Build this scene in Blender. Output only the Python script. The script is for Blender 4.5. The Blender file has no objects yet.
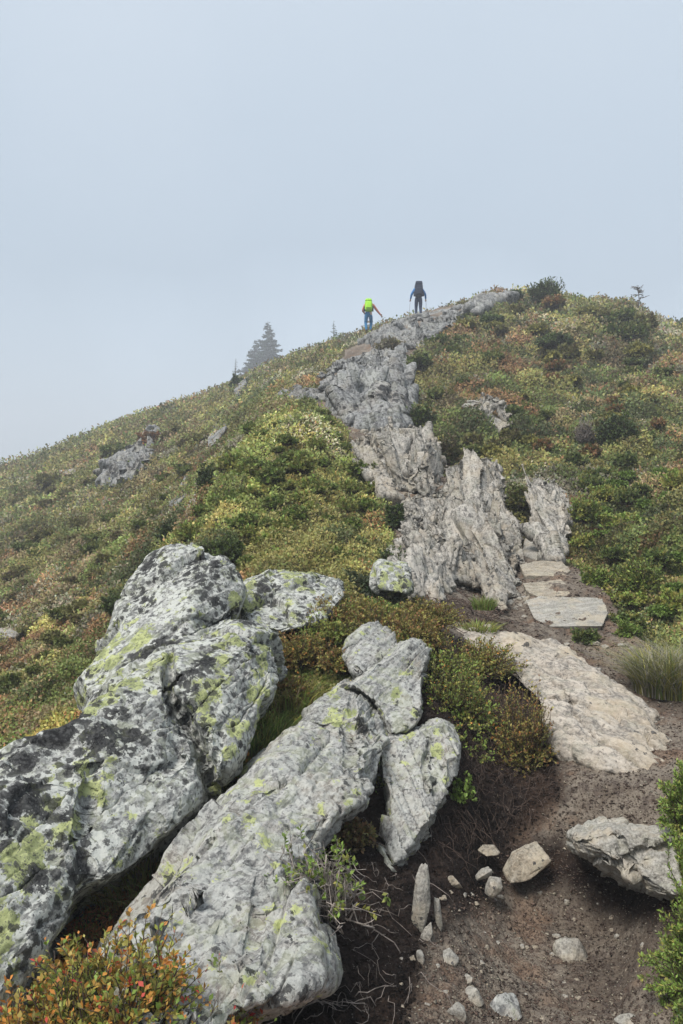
import bpy, bmesh, math, random
import numpy as np
from mathutils import Vector, Matrix
from mathutils.geometry import delaunay_2d_cdt
rng = np.random.default_rng(7); random.seed(7)
C = bpy.context.scene.collection
sc = bpy.context.scene
F = 770.0; CAMZ = 1.75; TH = -math.atan(12/770)
ct, st = math.cos(TH), math.sin(TH)

# ---------------------------------------------------------------- geometry of the place
def at(px, py, Y):
    a = (np.asarray(px, float)-341.5)/F; b = (512-np.asarray(py, float))/F; Y = np.asarray(Y, float)
    dy = ct - b*st; dz = st + b*ct
    s = Y/dy
    return np.stack(np.broadcast_arrays(a*s, Y, dz*s+CAMZ), -1)
def proj(P):
    x, y, z = P[..., 0], P[..., 1], P[..., 2]-CAMZ
    d = y*ct+z*st; u = -y*st+z*ct
    d = np.where(d < .05, .05, d)
    return 341.5+F*x/d, 512-F*u/d

def _h(ix, iy, iz, s):
    n = (ix*374761393 + iy*668265263 + iz*2147483647 + s*974634777) & 0xffffffff
    n = ((n ^ (n >> 13))*1274126177) & 0xffffffff
    n = ((n ^ (n >> 15))*2246822519) & 0xffffffff
    return (n ^ (n >> 14)) & 0xffffff
def rnd(ix, iy, iz, s): return _h(ix.astype(np.int64), iy.astype(np.int64), iz.astype(np.int64), s)/float(0xffffff)
def noise(P, s=0):                       # value noise, -1..1
    P = np.asarray(P, float)
    i = np.floor(P).astype(np.int64); f = P-i; f = f*f*f*(f*(f*6-15)+10)
    r = 0
    for dx in (0, 1):
        wx = f[..., 0] if dx else 1-f[..., 0]
        for dy in (0, 1):
            wy = f[..., 1] if dy else 1-f[..., 1]
            for dz in (0, 1):
                wz = f[..., 2] if dz else 1-f[..., 2]
                r = r + wx*wy*wz*rnd(i[..., 0]+dx, i[..., 1]+dy, i[..., 2]+dz, s)
    return r*2-1
def fbm(P, o=4, s=0, g=.5):
    r = 0; a = 1; t = 0
    for k in range(o):
        r = r + a*noise(P*(2.03**k)+17.3*k, s+k); t += a; a *= g
    return r/t
def n2(x, y, sc_, o=3, s=0): return fbm(np.stack([x*sc_, y*sc_, np.zeros_like(x)+s*3.1], -1), o, s)
def worley2(x, y, s=0):                  # F1 and a random number per cell
    ix, iy = np.floor(x), np.floor(y); best = np.full(x.shape, 9.); rid = np.zeros(x.shape)
    z = np.zeros(x.shape)
    for dx in (-1, 0, 1):
        for dy in (-1, 0, 1):
            cx, cy = ix+dx, iy+dy
            d = (cx+.1+.8*rnd(cx, cy, z, s)-x)**2+(cy+.1+.8*rnd(cx, cy, z, s+1)-y)**2
            m = d < best; best = np.where(m, d, best); rid = np.where(m, rnd(cx, cy, z, s+2), rid)
    return np.sqrt(best), rid
def worley3(P, s=0):
    I = np.floor(P); best = np.full(P.shape[:-1], 9.); rid = np.zeros(P.shape[:-1]); r2 = rid.copy(); sec = best.copy(); off = np.zeros(P.shape)
    for dx in (-1, 0, 1):
        for dy in (-1, 0, 1):
            for dz in (-1, 0, 1):
                cx, cy, cz = I[..., 0]+dx, I[..., 1]+dy, I[..., 2]+dz
                v = np.stack([P[..., 0]-cx-rnd(cx, cy, cz, s), P[..., 1]-cy-rnd(cx, cy, cz, s+1), P[..., 2]-cz-rnd(cx, cy, cz, s+2)], -1)
                d = (v**2).sum(-1)
                m = d < best; sec = np.where(m, best, np.minimum(sec, d)); best = np.where(m, d, best)
                rid = np.where(m, rnd(cx, cy, cz, s+3), rid); r2 = np.where(m, rnd(cx, cy, cz, s+4), r2); off = np.where(m[..., None], v, off)
    return np.sqrt(best), np.sqrt(sec), rid, r2, off

COLS = {
 -400: [(1,-1.75),(2,-1.9),(3,-2.1),(5,-2.6),(8,-3.0),(14,-2.6),(22,-.8),(38,2.5),(55,6),(70,5.5),(110,3),(400,-30)],
 0: [(1,-1.7),(2,-1.6),(2.6,-1.62),(3.4,-1.7),(5,-1.75),(8,-1.6),(14,640),(22,560),(38,500),(55,467),(65,468),(80,480),(120,-5),(400,-30)],
 100: [(1,-1.7),(2,-1.6),(3,-1.55),(4,-1.5),(5.5,-1.45),(8,668),(11,612),(16,560),(22,520),(32,475),(45,440),(54,430),(65,431),(80,440),(120,450),(400,-30)],
 150: [(1,-1.7),(2,-1.6),(3,-1.55),(4,-1.45),(5.5,-1.35),(8,640),(11,580),(14,545),(18,512),(25,475),(35,440),(45,420),(53,411),(63,412),(80,418),(120,430),(400,-30)],
 200: [(1,-1.7),(2,-1.6),(3,-1.55),(4,-1.4),(5,-1.15),(6,640),(7.5,585),(9,545),(10.5,515),(12,497),(14,490),(18,474),(25,447),(35,418),(45,403),(52,397),(62,398),(80,400),(120,405),(400,-30)],
 240: [(1,-1.7),(2,-1.6),(3,-1.5),(4,-1.3),(5,-1.05),(6,625),(7,585),(8.5,545),(10,510),(12,470),(14,450),(16,440),(20,430),(28,410),(38,391),(46,384),(53,382),(70,388),(115,390),(180,388),(230,392),(400,-30)],
 270: [(1,-1.7),(2,-1.6),(3,-1.45),(4,-1.2),(5,-.95),(6,625),(7,585),(8.5,538),(10,500),(12,455),(14,430),(15.5,415),(18,408),(23,396),(32,382),(42,369),(49,366),(58,367),(75,372),(115,374),(180,374),(230,380),(400,-30)],
 300: [(1,-1.7),(2,-1.6),(3,-1.42),(4,-1.15),(5,-.85),(6,630),(7,587),(8.5,530),(10,490),(12,440),(14,413),(15.5,402),(18,396),(22,383),(30,366),(40,354),(46,351),(55,353),(75,362),(120,368),(400,-30)],
 350: [(1,-1.7),(2,-1.6),(3,-1.45),(4,-1.1),(5,-.75),(5.5,640),(6,615),(6.6,592),(7.2,575),(8,558),(9.5,520),(11,490),(12.5,465),(14,447),(16,425),(19,405),(23,385),(28,367),(33,350),(40,338),(46,336),(55,345),(100,370),(400,-30)],
 400: [(1,-1.7),(2,-1.6),(3,-1.52),(4,-1.2),(4.6,-.88),(5.2,-.6),(6,612),(7,585),(8,566),(9.5,540),(11.5,510),(13.5,480),(16,445),(19,412),(22,384),(26,362),(30,345),(35,329),(40,320),(46,318),(60,328),(100,360),(400,-30)],
 450: [(1,-1.7),(2,-1.6),(3,-1.55),(3.6,-1.5),(4.0,-1.25),(4.5,-.95),(5.2,-.68),(6,631),(7,610),(8,590),(9.5,555),(11,520),(13,475),(15,443),(18,410),(22,375),(27,345),(32,322),(37,309),(43,306),(55,315),(100,350),(400,-30)],
 500: [(1,-1.65),(2,-1.6),(3,-1.72),(3.7,-1.76),(4.1,-1.66),(4.25,-1.3),(5,-1.08),(6,668),(7,635),(8,612),(9,590),(10,560),(11.5,520),(13,480),(15,445),(19,405),(24,365),(30,325),(35,298),(39,292),(50,297),(100,340),(400,-30)],
 560: [(1,-1.65),(2,-1.6),(3,-1.74),(3.7,-1.82),(3.9,-1.7),(4.0,-1.2),(4.2,-1.16),(5,-1.06),(6,680),(6.8,652),(7.5,625),(8.3,592),(9,572),(9.6,555),(10.5,535),(12,505),(14,470),(17,435),(21,395),(26,350),(31,315),(35,298),(39,297),(50,305),(100,350),(400,-30)],
 620: [(1,-1.65),(2,-1.6),(3,-1.74),(3.6,-1.8),(3.75,-1.7),(3.85,-1.2),(4.3,-1.16),(5,-1.1),(6,688),(6.8,656),(7.3,637),(8,610),(9,570),(10,540),(12,500),(14,465),(17,430),(21,390),(26,350),(31,318),(35,302),(39,301),(50,310),(100,350),(400,-30)],
 683: [(1,-1.65),(2,-1.6),(2.8,-1.55),(3.2,-1.4),(3.5,-1.15),(4.2,-1.12),(5,-1.1),(6,686),(6.8,655),(7.5,620),(8.5,575),(10,530),(12,490),(15,445),(19,405),(24,365),(29,337),(33,328),(38,329),(50,345),(100,400),(400,-30)],
 1080: [(1,-1.6),(2,-1.4),(4,-1.0),(7,-.4),(10,.9),(15,2.6),(20,4),(25,5),(30,5),(50,3),(100,-5),(400,-30)]}
NL = 420; LG = np.linspace(math.log(1), math.log(400), NL); NU = 161; UG = np.linspace(-.96, .96, NU)
tab = []; keys = sorted(COLS)
for k in keys:
    ys = [math.log(e[0]) for e in COLS[k]]
    ws = [-((e[1] if e[1] > 100 else 560-e[1]*F/e[0])-500)/F for e in COLS[k]]
    tab.append(np.interp(LG, ys, ws))
tab = np.array(tab); uk = np.array([(k-341.5)/F for k in keys]); uk[0] = -.96; uk[-1] = .96
W = np.stack([np.interp(UG, uk, tab[:, j]) for j in range(NL)], 1)
def smooth(A, n, ax, it=2):
    for _ in range(it):
        pad = [(0, 0), (0, 0)]; pad[ax] = (n, n); B = np.pad(A, pad, mode='edge'); c = np.cumsum(B, axis=ax)
        c = np.concatenate([np.zeros_like(np.take(c, [0], ax)), c], ax); m = 2*n+1
        A = (np.take(c, range(m, c.shape[ax]), ax)-np.take(c, range(0, c.shape[ax]-m), ax))/m
    return A
W = smooth(smooth(W, 2, 0), 2, 1)
def H0(x, y):
    r = np.hypot(x, y); phi = np.arctan2(x, y); A0 = math.atan(.9)
    pc = np.clip(phi, -A0, A0)
    def look(p):
        u = np.tan(p); Y = np.clip(r*np.cos(p), 1.0, 399.)
        a = (u+.96)/1.92*(NU-1); b = np.log(Y)/math.log(400)*(NL-1)
        i = np.clip(a.astype(int), 0, NU-2); j = np.clip(b.astype(int), 0, NL-2); fa = a-i; fb = b-j
        w = (1-fa)*((1-fb)*W[i, j]+fb*W[i, j+1])+fa*((1-fb)*W[i+1, j]+fb*W[i+1, j+1])
        return w*np.maximum(r*np.cos(p), .0)*(r*np.cos(p) >= 1)+(r*np.cos(p) < 1)*w
    z = look(pc)
    back = np.clip((np.abs(phi)-A0)/(math.pi-A0), 0, 1); back = back*back*(3-2*back)
    zb = -1.8-.12*r
    z = z*(1-back)+zb*back
    near = np.clip(1.4-r, 0, .6)/.6
    return z*(1-near)-1.75*near+CAMZ
def inpoly(px, py, poly):
    r = np.zeros(np.shape(px), bool); n = len(poly)
    for i in range(n):
        x1, y1 = poly[i]; x2, y2 = poly[(i+1) % n]
        if y1 == y2: continue
        r ^= ((y1 > py) != (y2 > py)) & (px < (x2-x1)*(py-y1)/(y2-y1)+x1)
    return r
def dseg(px, py, pts, closed=False):
    d = np.full(np.shape(px), 1e9); n = len(pts)
    for i in range(n if closed else n-1):
        x1, y1 = pts[i]; x2, y2 = pts[(i+1) % n]; vx, vy = x2-x1, y2-y1
        t = np.clip(((px-x1)*vx+(py-y1)*vy)/(vx*vx+vy*vy+1e-9), 0, 1)
        d = np.minimum(d, np.hypot(px-x1-t*vx, py-y1-t*vy))
    return d
def sdf(px, py, poly): return np.where(inpoly(px, py, poly), 1., -1.)*dseg(px, py, poly, True)

TRAIL = [(395,1100),(430,930),(465,880),(480,850),(520,830),(548,800),(545,760),(510,690),(440,640),(425,600),(400,560),(396,530),(386,490),(356,455),(345,425),(312,400),(325,380),(345,352),(372,338),(395,322),(430,308),(470,306),(445,330),(418,345),(402,380),(398,420),(430,430),(440,470),(462,490),(500,520),(522,545),(540,556),(574,562),(612,600),(622,636),(683,672),(900,760),(900,900),(683,900),(672,1100)]
SOIL = [(225,1100),(290,930),(285,850),(290,800),(380,740),(440,640),(470,640),(556,700),(562,800),(500,856),(432,930),(395,1100)]
def masks(x, y, z):
    px, py = proj(np.stack([x, y, z], -1)); Y = y
    jx = 7*n2(x, y, 1.7, 3, 5)*np.clip(9/np.maximum(Y, 1), .3, 1.6); jy = 5*n2(x, y, 1.9, 3, 9)
    ok = (Y > .8) & (Y < 45)
    tr = np.where(ok, sdf(px+jx, py+jy, TRAIL), -50.)
    so = np.where(ok & (Y < 6.2), sdf(px+jx, py+jy, SOIL), -50.)
    return px, py, tr, so
def dome(x, y, a, s, seed):
    w = .25*s
    xx = x+w*n2(x, y, 1.1/s, 2, seed+50); yy = y+w*n2(x, y, 1.1/s, 2, seed+60)
    f, r = worley2(xx/s, yy/s, seed)
    return a*((.35+.65*r)*np.clip(1-f*f*1.5, 0, 1)**.7-.6)
def relief(x, y, px, py, tr, so, r):
    veg = np.clip(-np.maximum(tr, so)/10, 0, 1)
    far = np.clip((r-4)/7, 0, 1); vf = np.clip((r-14)/12, 0, 1)
    left = np.clip((330-px-(py-400)*.0)/60, 0, 1)*np.clip((r-13)/5, 0, 1)
    k = 1-.55*left
    D = k*veg*(far*dome(x, y, .7, 1.25, 1)+(.3+.7*far)*dome(x, y, .36, .5, 11)+(.4+.6*far)*dome(x, y, .08, .17, 21)+vf*dome(x, y, .8, 3.2, 31)-vf*.1)
    rough = (1-veg)*(.07*np.clip(r/8, .35, 2)*n2(x, y, 1.8, 3, 70)+.035*np.abs(n2(x, y, 6, 3, 71))+.02*n2(x, y, 25, 2, 72))
    return D+rough, veg
def Hfull(x, y):
    z = H0(x, y); px, py, tr, so = masks(x, y, z)
    D, veg = relief(x, y, px, py, tr, so, np.hypot(x, y))
    return z+D, D, px, py, tr, so, veg
_Ys = np.exp(np.linspace(math.log(1.3), math.log(130), 900))
def hit(px, py, ymin=0):
    P = at(px, py, _Ys); h = H0(P[:, 0], P[:, 1]); m = (P[:, 2] < h) & (_Ys > ymin)
    if not m.any(): return None
    return _Ys[np.argmax(m)]
def hitf(px, py, ymin=0):
    Y = hit(px, py, ymin)
    if Y is None: return None
    Ys = Y*np.linspace(.85, 1.2, 220); P = at(px, py, Ys); h = Hfull(P[:, 0], P[:, 1])[0]; m = P[:, 2] < h
    return float(Ys[np.argmax(m)]) if m.any() else Y
def ground(px, Y, emb=.0):
    x = (px-341.5)/F*Y; z = float(H0(np.array([x]), np.array([float(Y)]))[0]); return Vector((x, Y, z-emb))
def place(px, py, ymin=0, emb=0, dflt=40):
    Y = hit(px, py, ymin) or dflt
    p = at(px, py, Y); return Vector((p[0], p[1], p[2]-emb))

# ---------------------------------------------------------------- materials
def nodes(name):
    m = bpy.data.materials.new(name); m.use_nodes = True; nt = m.node_tree; nt.nodes.clear()
    def N(t, **k):
        n = nt.nodes.new(t)
        for a, b in k.items():
            if a in n.inputs.keys() if isinstance(a, str) else False: n.inputs[a].default_value = b
            else: setattr(n, a, b)
        return n
    return m, nt, N, nt.links.new
def mixc(N, L, fac, a, b):
    n = N('ShaderNodeMix', data_type='RGBA')
    for s, v in ((0, fac), (6, a), (7, b)):
        if hasattr(v, 'links'): L(v, n.inputs[s])
        else: n.inputs[s].default_value = (*v, 1) if isinstance(v, tuple) and len(v) == 3 else v
    return n.outputs[2]
def ramp(N, L, src, lo, hi, a=0., b=1.):
    n = N('ShaderNodeMapRange', interpolation_type='SMOOTHSTEP'); L(src, n.inputs[0])
    for i, v in zip((1, 2, 3, 4), (lo, hi, a, b)): n.inputs[i].default_value = v
    return n.outputs[0]
def math_(N, L, op, a, b):
    n = N('ShaderNodeMath', operation=op)
    for i, v in enumerate((a, b)):
        if hasattr(v, 'links'): L(v, n.inputs[i])
        else: n.inputs[i].default_value = v
    return n.outputs[0]
def tex(N, L, co, scale, detail=4, rough=.55, dist=0., typ='n'):
    if typ == 'n':
        n = N('ShaderNodeTexNoise'); n.inputs['Scale'].default_value = scale; n.inputs['Detail'].default_value = detail
        n.inputs['Roughness'].default_value = rough; n.inputs['Distortion'].default_value = dist; L(co, n.inputs['Vector']); return n.outputs[0]
    n = N('ShaderNodeTexVoronoi'); n.inputs['Scale'].default_value = scale; L(co, n.inputs['Vector']); return n.outputs['Distance']
def finish(m, nt, N, L, col, rough=.85, bump=None, bs=.5, bd=.01, spec=.25):
    p = N('ShaderNodeBsdfPrincipled'); o = N('ShaderNodeOutputMaterial'); L(p.outputs[0], o.inputs[0])
    if hasattr(col, 'links'): L(col, p.inputs['Base Color'])
    else: p.inputs['Base Color'].default_value = (*col, 1)
    p.inputs['Roughness'].default_value = rough; p.inputs['Specular IOR Level'].default_value = spec
    if bump is not None:
        b = N('ShaderNodeBump'); b.inputs['Strength'].default_value = bs; b.inputs['Distance'].default_value = bd
        L(bump, b.inputs['Height']); L(b.outputs[0], p.inputs['Normal'])
    return m
def rock_mat(name, base=(.34,.34,.33), light=(.55,.55,.53), dark=(.1,.1,.1), yel=0., blk=0., warm=.0, direc=(.7,.4,.6), streak=1., sc=1., iso=1.):
    m, nt, N, L = nodes(name)
    co = N('ShaderNodeTexCoord').outputs['Object']
    d = Vector(direc).normalized(); q = d.to_track_quat('X', 'Z').inverted().to_euler()
    mp = N('ShaderNodeMapping'); L(co, mp.inputs[0]); mp.vector_type = 'POINT'; mp.inputs['Rotation'].default_value = q
    m2 = N('ShaderNodeMapping'); L(mp.outputs[0], m2.inputs[0]); m2.inputs['Scale'].default_value = (.16, 1, 1)
    big = tex(N, L, co, 2.2*sc, 5, .6); mid = tex(N, L, co, 11*sc, 6, .65, .4); fine = tex(N, L, co, 60*sc, 5, .7)
    stk = tex(N, L, m2.outputs[0], 16*sc, 6, .65, .6); stk2 = tex(N, L, m2.outputs[0], 45*sc, 4, .6, .3)
    c = mixc(N, L, ramp(N, L, stk, .41, .59), base, light)
    c = mixc(N, L, ramp(N, L, big, .44, .6, 0, .5), c, tuple(.8*x for x in base))
    c = mixc(N, L, ramp(N, L, stk2, .52, .6, 0, .75*streak), c, dark)
    m3 = N('ShaderNodeMapping'); L(mp.outputs[0], m3.inputs[0]); m3.inputs['Scale'].default_value = (iso, 1, 1)
    m9 = tex(N, L, m3.outputs[0], 24*sc, 7, .75, .5)
    c = mixc(N, L, ramp(N, L, m9, .54, .62, 0, .5), c, tuple(min(.66, x*1.9) for x in base))
    c = mixc(N, L, ramp(N, L, m9, .46, .40, 0, .6), c, tuple(x*1.1 for x in dark))
    c = mixc(N, L, ramp(N, L, fine, .53, .6, 0, .6), c, light)
    c = mixc(N, L, ramp(N, L, fine, .46, .4, 0, .7), c, tuple(x*.9 for x in dark))
    if warm: c = mixc(N, L, ramp(N, L, tex(N, L, co, 3.7*sc, 5, .6), .45, .65, 0, warm), c, (.44,.36,.26))
    a = N('ShaderNodeAttribute', attribute_name='yel').outputs['Fac']; b = N('ShaderNodeAttribute', attribute_name='blk').outputs['Fac']
    # grey-green crust, dark crust, yellow-green map lichen
    g = tex(N, L, co, 7*sc, 8, .7, .8)
    c = mixc(N, L, ramp(N, L, g, .5, .58, 0, .4 if yel > 0 else .12), c, (.3,.32,.22))
    v = tex(N, L, co, 17*sc, typ='v'); vn = math_(N, L, 'ADD', v, math_(N, L, 'MULTIPLY', mid, -1.0))
    def spots(scale, lo, amt, zone):      # crusty rosettes: round cells with ragged rims, crowded where zone is high
        v_ = N('ShaderNodeTexVoronoi'); v_.inputs['Scale'].default_value = scale; L(co, v_.inputs['Vector'])
        q_ = math_(N, L, 'ADD', v_.outputs['Distance'], math_(N, L, 'MULTIPLY', math_(N, L, 'SUBTRACT', fine, .5), -1.3))
        q_ = math_(N, L, 'ADD', q_, math_(N, L, 'MULTIPLY', math_(N, L, 'SUBTRACT', mid, .5), -1.2))
        return ramp(N, L, math_(N, L, 'SUBTRACT', math_(N, L, 'MULTIPLY', zone, amt), q_), lo, lo+.07)
    z1 = math_(N, L, 'ADD', math_(N, L, 'ADD', math_(N, L, 'MULTIPLY', tex(N, L, co, 1.9*sc, 5, .7), 1.7), -.35), math_(N, L, 'MULTIPLY', b, .34)); z2 = math_(N, L, 'ADD', tex(N, L, co, 3.3*sc, 5, .65), math_(N, L, 'MULTIPLY', a, .3))
    z3 = tex(N, L, co, 4.1*sc, 5, .65)
    c = mixc(N, L, math_(N, L, 'MULTIPLY', spots(26*sc, .0, 1.1, z3), (.75 if blk > .3 else .35 if yel > 0 else .08)), c, (.5,.51,.47))
    cy = mixc(N, L, ramp(N, L, mid, .42, .6), (.21,.235,.09), (.41,.44,.19))
    cy = mixc(N, L, ramp(N, L, fine, .46, .42, 0, .8), cy, (.1,.11,.06))
    c = mixc(N, L, math_(N, L, 'MULTIPLY', spots(10*sc, (.62-yel*.5) if yel > 0 else 3., 1.45, z2), .9), c, cy)
    cb = mixc(N, L, ramp(N, L, fine, .45, .6), (.014,.014,.015), (.06,.06,.06))
    c = mixc(N, L, math_(N, L, 'MULTIPLY', spots(20*sc, .5-blk*.3, 1.25, z1), .88), c, cb)
    c = mixc(N, L, math_(N, L, 'MULTIPLY', spots(8*sc, .74-blk*.3, 1.45, z1), .93), c, cb)
    h = math_(N, L, 'ADD', math_(N, L, 'MULTIPLY', stk, .7), math_(N, L, 'MULTIPLY', fine, .5))
    h = math_(N, L, 'ADD', h, math_(N, L, 'MULTIPLY', mid, .8))
    return finish(m, nt, N, L, c, .88, h, .75, .018/sc, .2)
def leaf_mat(name, rough=.55, trans=.28):
    m, nt, N, L = nodes(name)
    a = N('ShaderNodeAttribute', attribute_name='col').outputs['Color']
    p = N('ShaderNodeBsdfPrincipled'); L(a, p.inputs['Base Color']); p.inputs['Roughness'].default_value = rough; p.inputs['Specular IOR Level'].default_value = .3
    t = N('ShaderNodeBsdfTranslucent'); L(a, t.inputs[0]); x = N('ShaderNodeMixShader'); x.inputs[0].default_value = trans
    L(p.outputs[0], x.inputs[1]); L(t.outputs[0], x.inputs[2]); o = N('ShaderNodeOutputMaterial'); L(x.outputs[0], o.inputs[0]); return m
def soil_mat(name, a, b, c3, peb=.25, sc=1., pt=None):
    m, nt, N, L = nodes(name); co = N('ShaderNodeTexCoord').outputs['Object']
    n1, n2_, n3 = tex(N, L, co, 1.6*sc, 6, .65), tex(N, L, co, 14*sc, 6, .7), tex(N, L, co, 70*sc, 4, .7)
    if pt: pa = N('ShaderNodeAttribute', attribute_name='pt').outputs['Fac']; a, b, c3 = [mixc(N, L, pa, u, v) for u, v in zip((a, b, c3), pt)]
    c = mixc(N, L, ramp(N, L, n1, .4, .58), a, b); c = mixc(N, L, ramp(N, L, n2_, .48, .62, 0, .8), c, c3)
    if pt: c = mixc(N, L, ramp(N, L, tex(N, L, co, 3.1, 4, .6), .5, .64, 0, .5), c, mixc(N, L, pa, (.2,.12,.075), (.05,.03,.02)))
    c = mixc(N, L, ramp(N, L, n3, .62, .7, 0, peb), c, (.42,.38,.34))
    c = mixc(N, L, ramp(N, L, n3, .46, .36, 0, .75), c, (.03,.022,.018))
    v = tex(N, L, co, 38*sc, typ='v')
    h = math_(N, L, 'ADD', math_(N, L, 'MULTIPLY', n2_, 1.), math_(N, L, 'MULTIPLY', n3, .6))
    return finish(m, nt, N, L, c, .95, math_(N, L, 'SUBTRACT', h, math_(N, L, 'MULTIPLY', v, .5)), .9, .025/sc, .15)
def plain(name, col, rough=.7, var=.25, scale=20):
    m, nt, N, L = nodes(name); co = N('ShaderNodeTexCoord').outputs['Object']; n = tex(N, L, co, scale, 4, .6)
    c = mixc(N, L, ramp(N, L, n, .35, .65), tuple(x*(1-var) for x in col), tuple(min(1, x*(1+var)) for x in col))
    return finish(m, nt, N, L, c, rough, n, .3, .003)
M = {}
M['lichen'] = rock_mat('lichen_rock', (.215,.22,.205), (.4,.4,.38), yel=.32, blk=.55, direc=(.7,.55,.5))
M['slabrock'] = rock_mat('slab_rock', (.215,.213,.2), (.375,.37,.35), yel=.12, blk=.05, warm=.25, direc=(.6,.65,.45), iso=.5)
M['outcrop'] = rock_mat('outcrop_rock', (.24,.225,.2), (.43,.4,.355), (.09,.085,.08), warm=.4, blk=-.1, direc=(-.15,.5,.85), sc=.6, iso=.25)
M['outfar'] = rock_mat('far_outcrop_rock', (.15,.152,.155), (.31,.31,.30), (.05,.05,.052), warm=.15, blk=.1, direc=(-.15,.5,.85), sc=.3, streak=1., iso=.25)
M['bedrock'] = rock_mat('bedrock', (.29,.255,.215), (.46,.41,.35), (.13,.12,.11), warm=.6, blk=-.5, direc=(.6,-.7,.1), sc=.6, streak=.8, iso=.2)
M['stone'] = rock_mat('stone', (.24,.225,.195), (.38,.36,.32), (.14,.13,.12), warm=.5, blk=-.5, direc=(1,.3,.2), sc=1.4, streak=.4)
M['brownstone'] = rock_mat('brown_stone', (.24,.2,.15), (.36,.32,.26), (.1,.09,.07), warm=.6, blk=-.5, direc=(1,.1,.2), sc=1.4, streak=.5)
M['leaf'] = leaf_mat('leaf'); M['needle'] = leaf_mat('needle', .6, .12)
M['under'] = soil_mat('undergrowth_soil', (.045,.04,.02), (.07,.06,.03), (.09,.075,.04), .0)
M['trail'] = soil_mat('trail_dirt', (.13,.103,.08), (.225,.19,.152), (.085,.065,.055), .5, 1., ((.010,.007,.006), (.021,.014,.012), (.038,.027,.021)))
M['peat'] = soil_mat('dark_peat', (.014,.01,.008), (.025,.017,.014), (.04,.03,.024), .04)
M['crumb'] = plain('dirt_crumb', (.1,.07,.055), .95, .5, 3)
M['paletwig'] = plain('pale_twig', (.3,.26,.23), .9, .35, 40)
M['twig'] = plain('twig_bark', (.085,.06,.048), .9, .4, 40)
M['greytwig'] = plain('weathered_twig', (.2,.17,.15), .9, .35, 40)
M['bark'] = plain('bark', (.12,.1,.085), .9, .4, 8)

# ---------------------------------------------------------------- object helpers
def link(name, me, mat=None, parent=None, **tags):
    o = bpy.data.objects.new(name, me); C.objects.link(o)
    if mat is not None and me is not None: me.materials.append(mat)
    if parent is not None: o.parent = parent
    for k, v in tags.items():
        if v: o[k] = v
    return o
def empty(name, loc, label, category, group=None):
    o = link(name, None, label=label, category=category, group=group); o.location = loc; o.empty_display_size = .1; return o
def mesh_np(name, V, faces, smooth_=False, attrs=None):
    """faces: (n,k) int array, or a list of such"""
    me = bpy.data.meshes.new(name); fl = faces if isinstance(faces, list) else [faces]
    nl = sum(f.size for f in fl); nf = sum(len(f) for f in fl)
    me.vertices.add(len(V)); me.vertices.foreach_set('co', np.ascontiguousarray(V, np.float32).ravel())
    me.loops.add(nl); me.polygons.add(nf)
    me.loops.foreach_set('vertex_index', np.concatenate([f.ravel() for f in fl]).astype(np.int32))
    tot = np.concatenate([np.full(len(f), f.shape[1]) for f in fl]); me.polygons.foreach_set('loop_start', np.concatenate([[0], np.cumsum(tot)[:-1]]).astype(np.int32))
    me.update(calc_edges=True)
    if smooth_: me.polygons.foreach_set('use_smooth', np.ones(nf, bool))
    for k, v in (attrs or {}).items():
        if v.ndim == 1: a = me.attributes.new(k, 'FLOAT', 'POINT'); a.data.foreach_set('value', v.astype(np.float32))
        else:
            a = me.attributes.new(k, 'FLOAT_COLOR', 'POINT'); a.data.foreach_set('color', np.concatenate([v, np.ones((len(v), 1))], 1).astype(np.float32).ravel())
    return me
def nrm(v): return v/(np.linalg.norm(v, axis=-1, keepdims=True)+1e-9)
def leaves(name, P, D, Nn, Lg, Wd, col, fold=.15):
    n = len(P); D = nrm(D); S = nrm(np.cross(D, Nn)); Nn = np.cross(S, D)
    Lg = np.broadcast_to(Lg, (n,))[:, None]; Wd = np.broadcast_to(Wd, (n,))[:, None]
    V = np.stack([P, P+D*Lg*.55-S*Wd*.5+Nn*Wd*fold, P+D*Lg, P+D*Lg*.55+S*Wd*.5+Nn*Wd*fold], 1).reshape(-1, 3)
    return mesh_np(name, V, np.arange(4*n).reshape(n, 4), True, {'col': np.repeat(col, 4, 0)})
def tubes(name, PL, R, S=4):
    """PL (n,K,3), R (n,K)"""
    n, K, _ = PL.shape; T = nrm(np.gradient(PL, axis=1)); a = np.where(np.abs(T[..., 2:3]) > .9, np.array([1., 0, 0]), np.array([0, 0, 1.]))
    U = nrm(np.cross(T, a)); Vv = np.cross(T, U); ang = np.arange(S)/S*2*np.pi
    V = PL[:, :, None]+R[:, :, None, None]*(U[:, :, None]*np.cos(ang)[:, None]+Vv[:, :, None]*np.sin(ang)[:, None])
    idx = np.arange(n*K*S).reshape(n, K, S); nx = np.roll(idx, -1, 2)
    f = np.stack([idx[:, :-1], nx[:, :-1], nx[:, 1:], idx[:, 1:]], -1).reshape(-1, 4)
    cap = idx[:, -1, ::1].reshape(-1, S); cap0 = idx[:, 0, ::-1].reshape(-1, S)
    return mesh_np(name, V.reshape(-1, 3), [f, cap, cap0] if S != 4 else np.concatenate([f, cap, cap0]), True)
def shift(me, c):
    me.transform(Matrix.Translation(-Vector(c)))
PAL = {'dg': (.045,.07,.028), 'g': (.12,.165,.04), 'ol': (.18,.18,.055), 'ye': (.32,.29,.075), 'ru': (.27,.13,.055), 'br': (.17,.125,.07), 'gy': (.27,.25,.2), 'rd': (.5,.05,.05), 'lg': (.2,.3,.06), 'or': (.55,.22,.05)}

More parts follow.
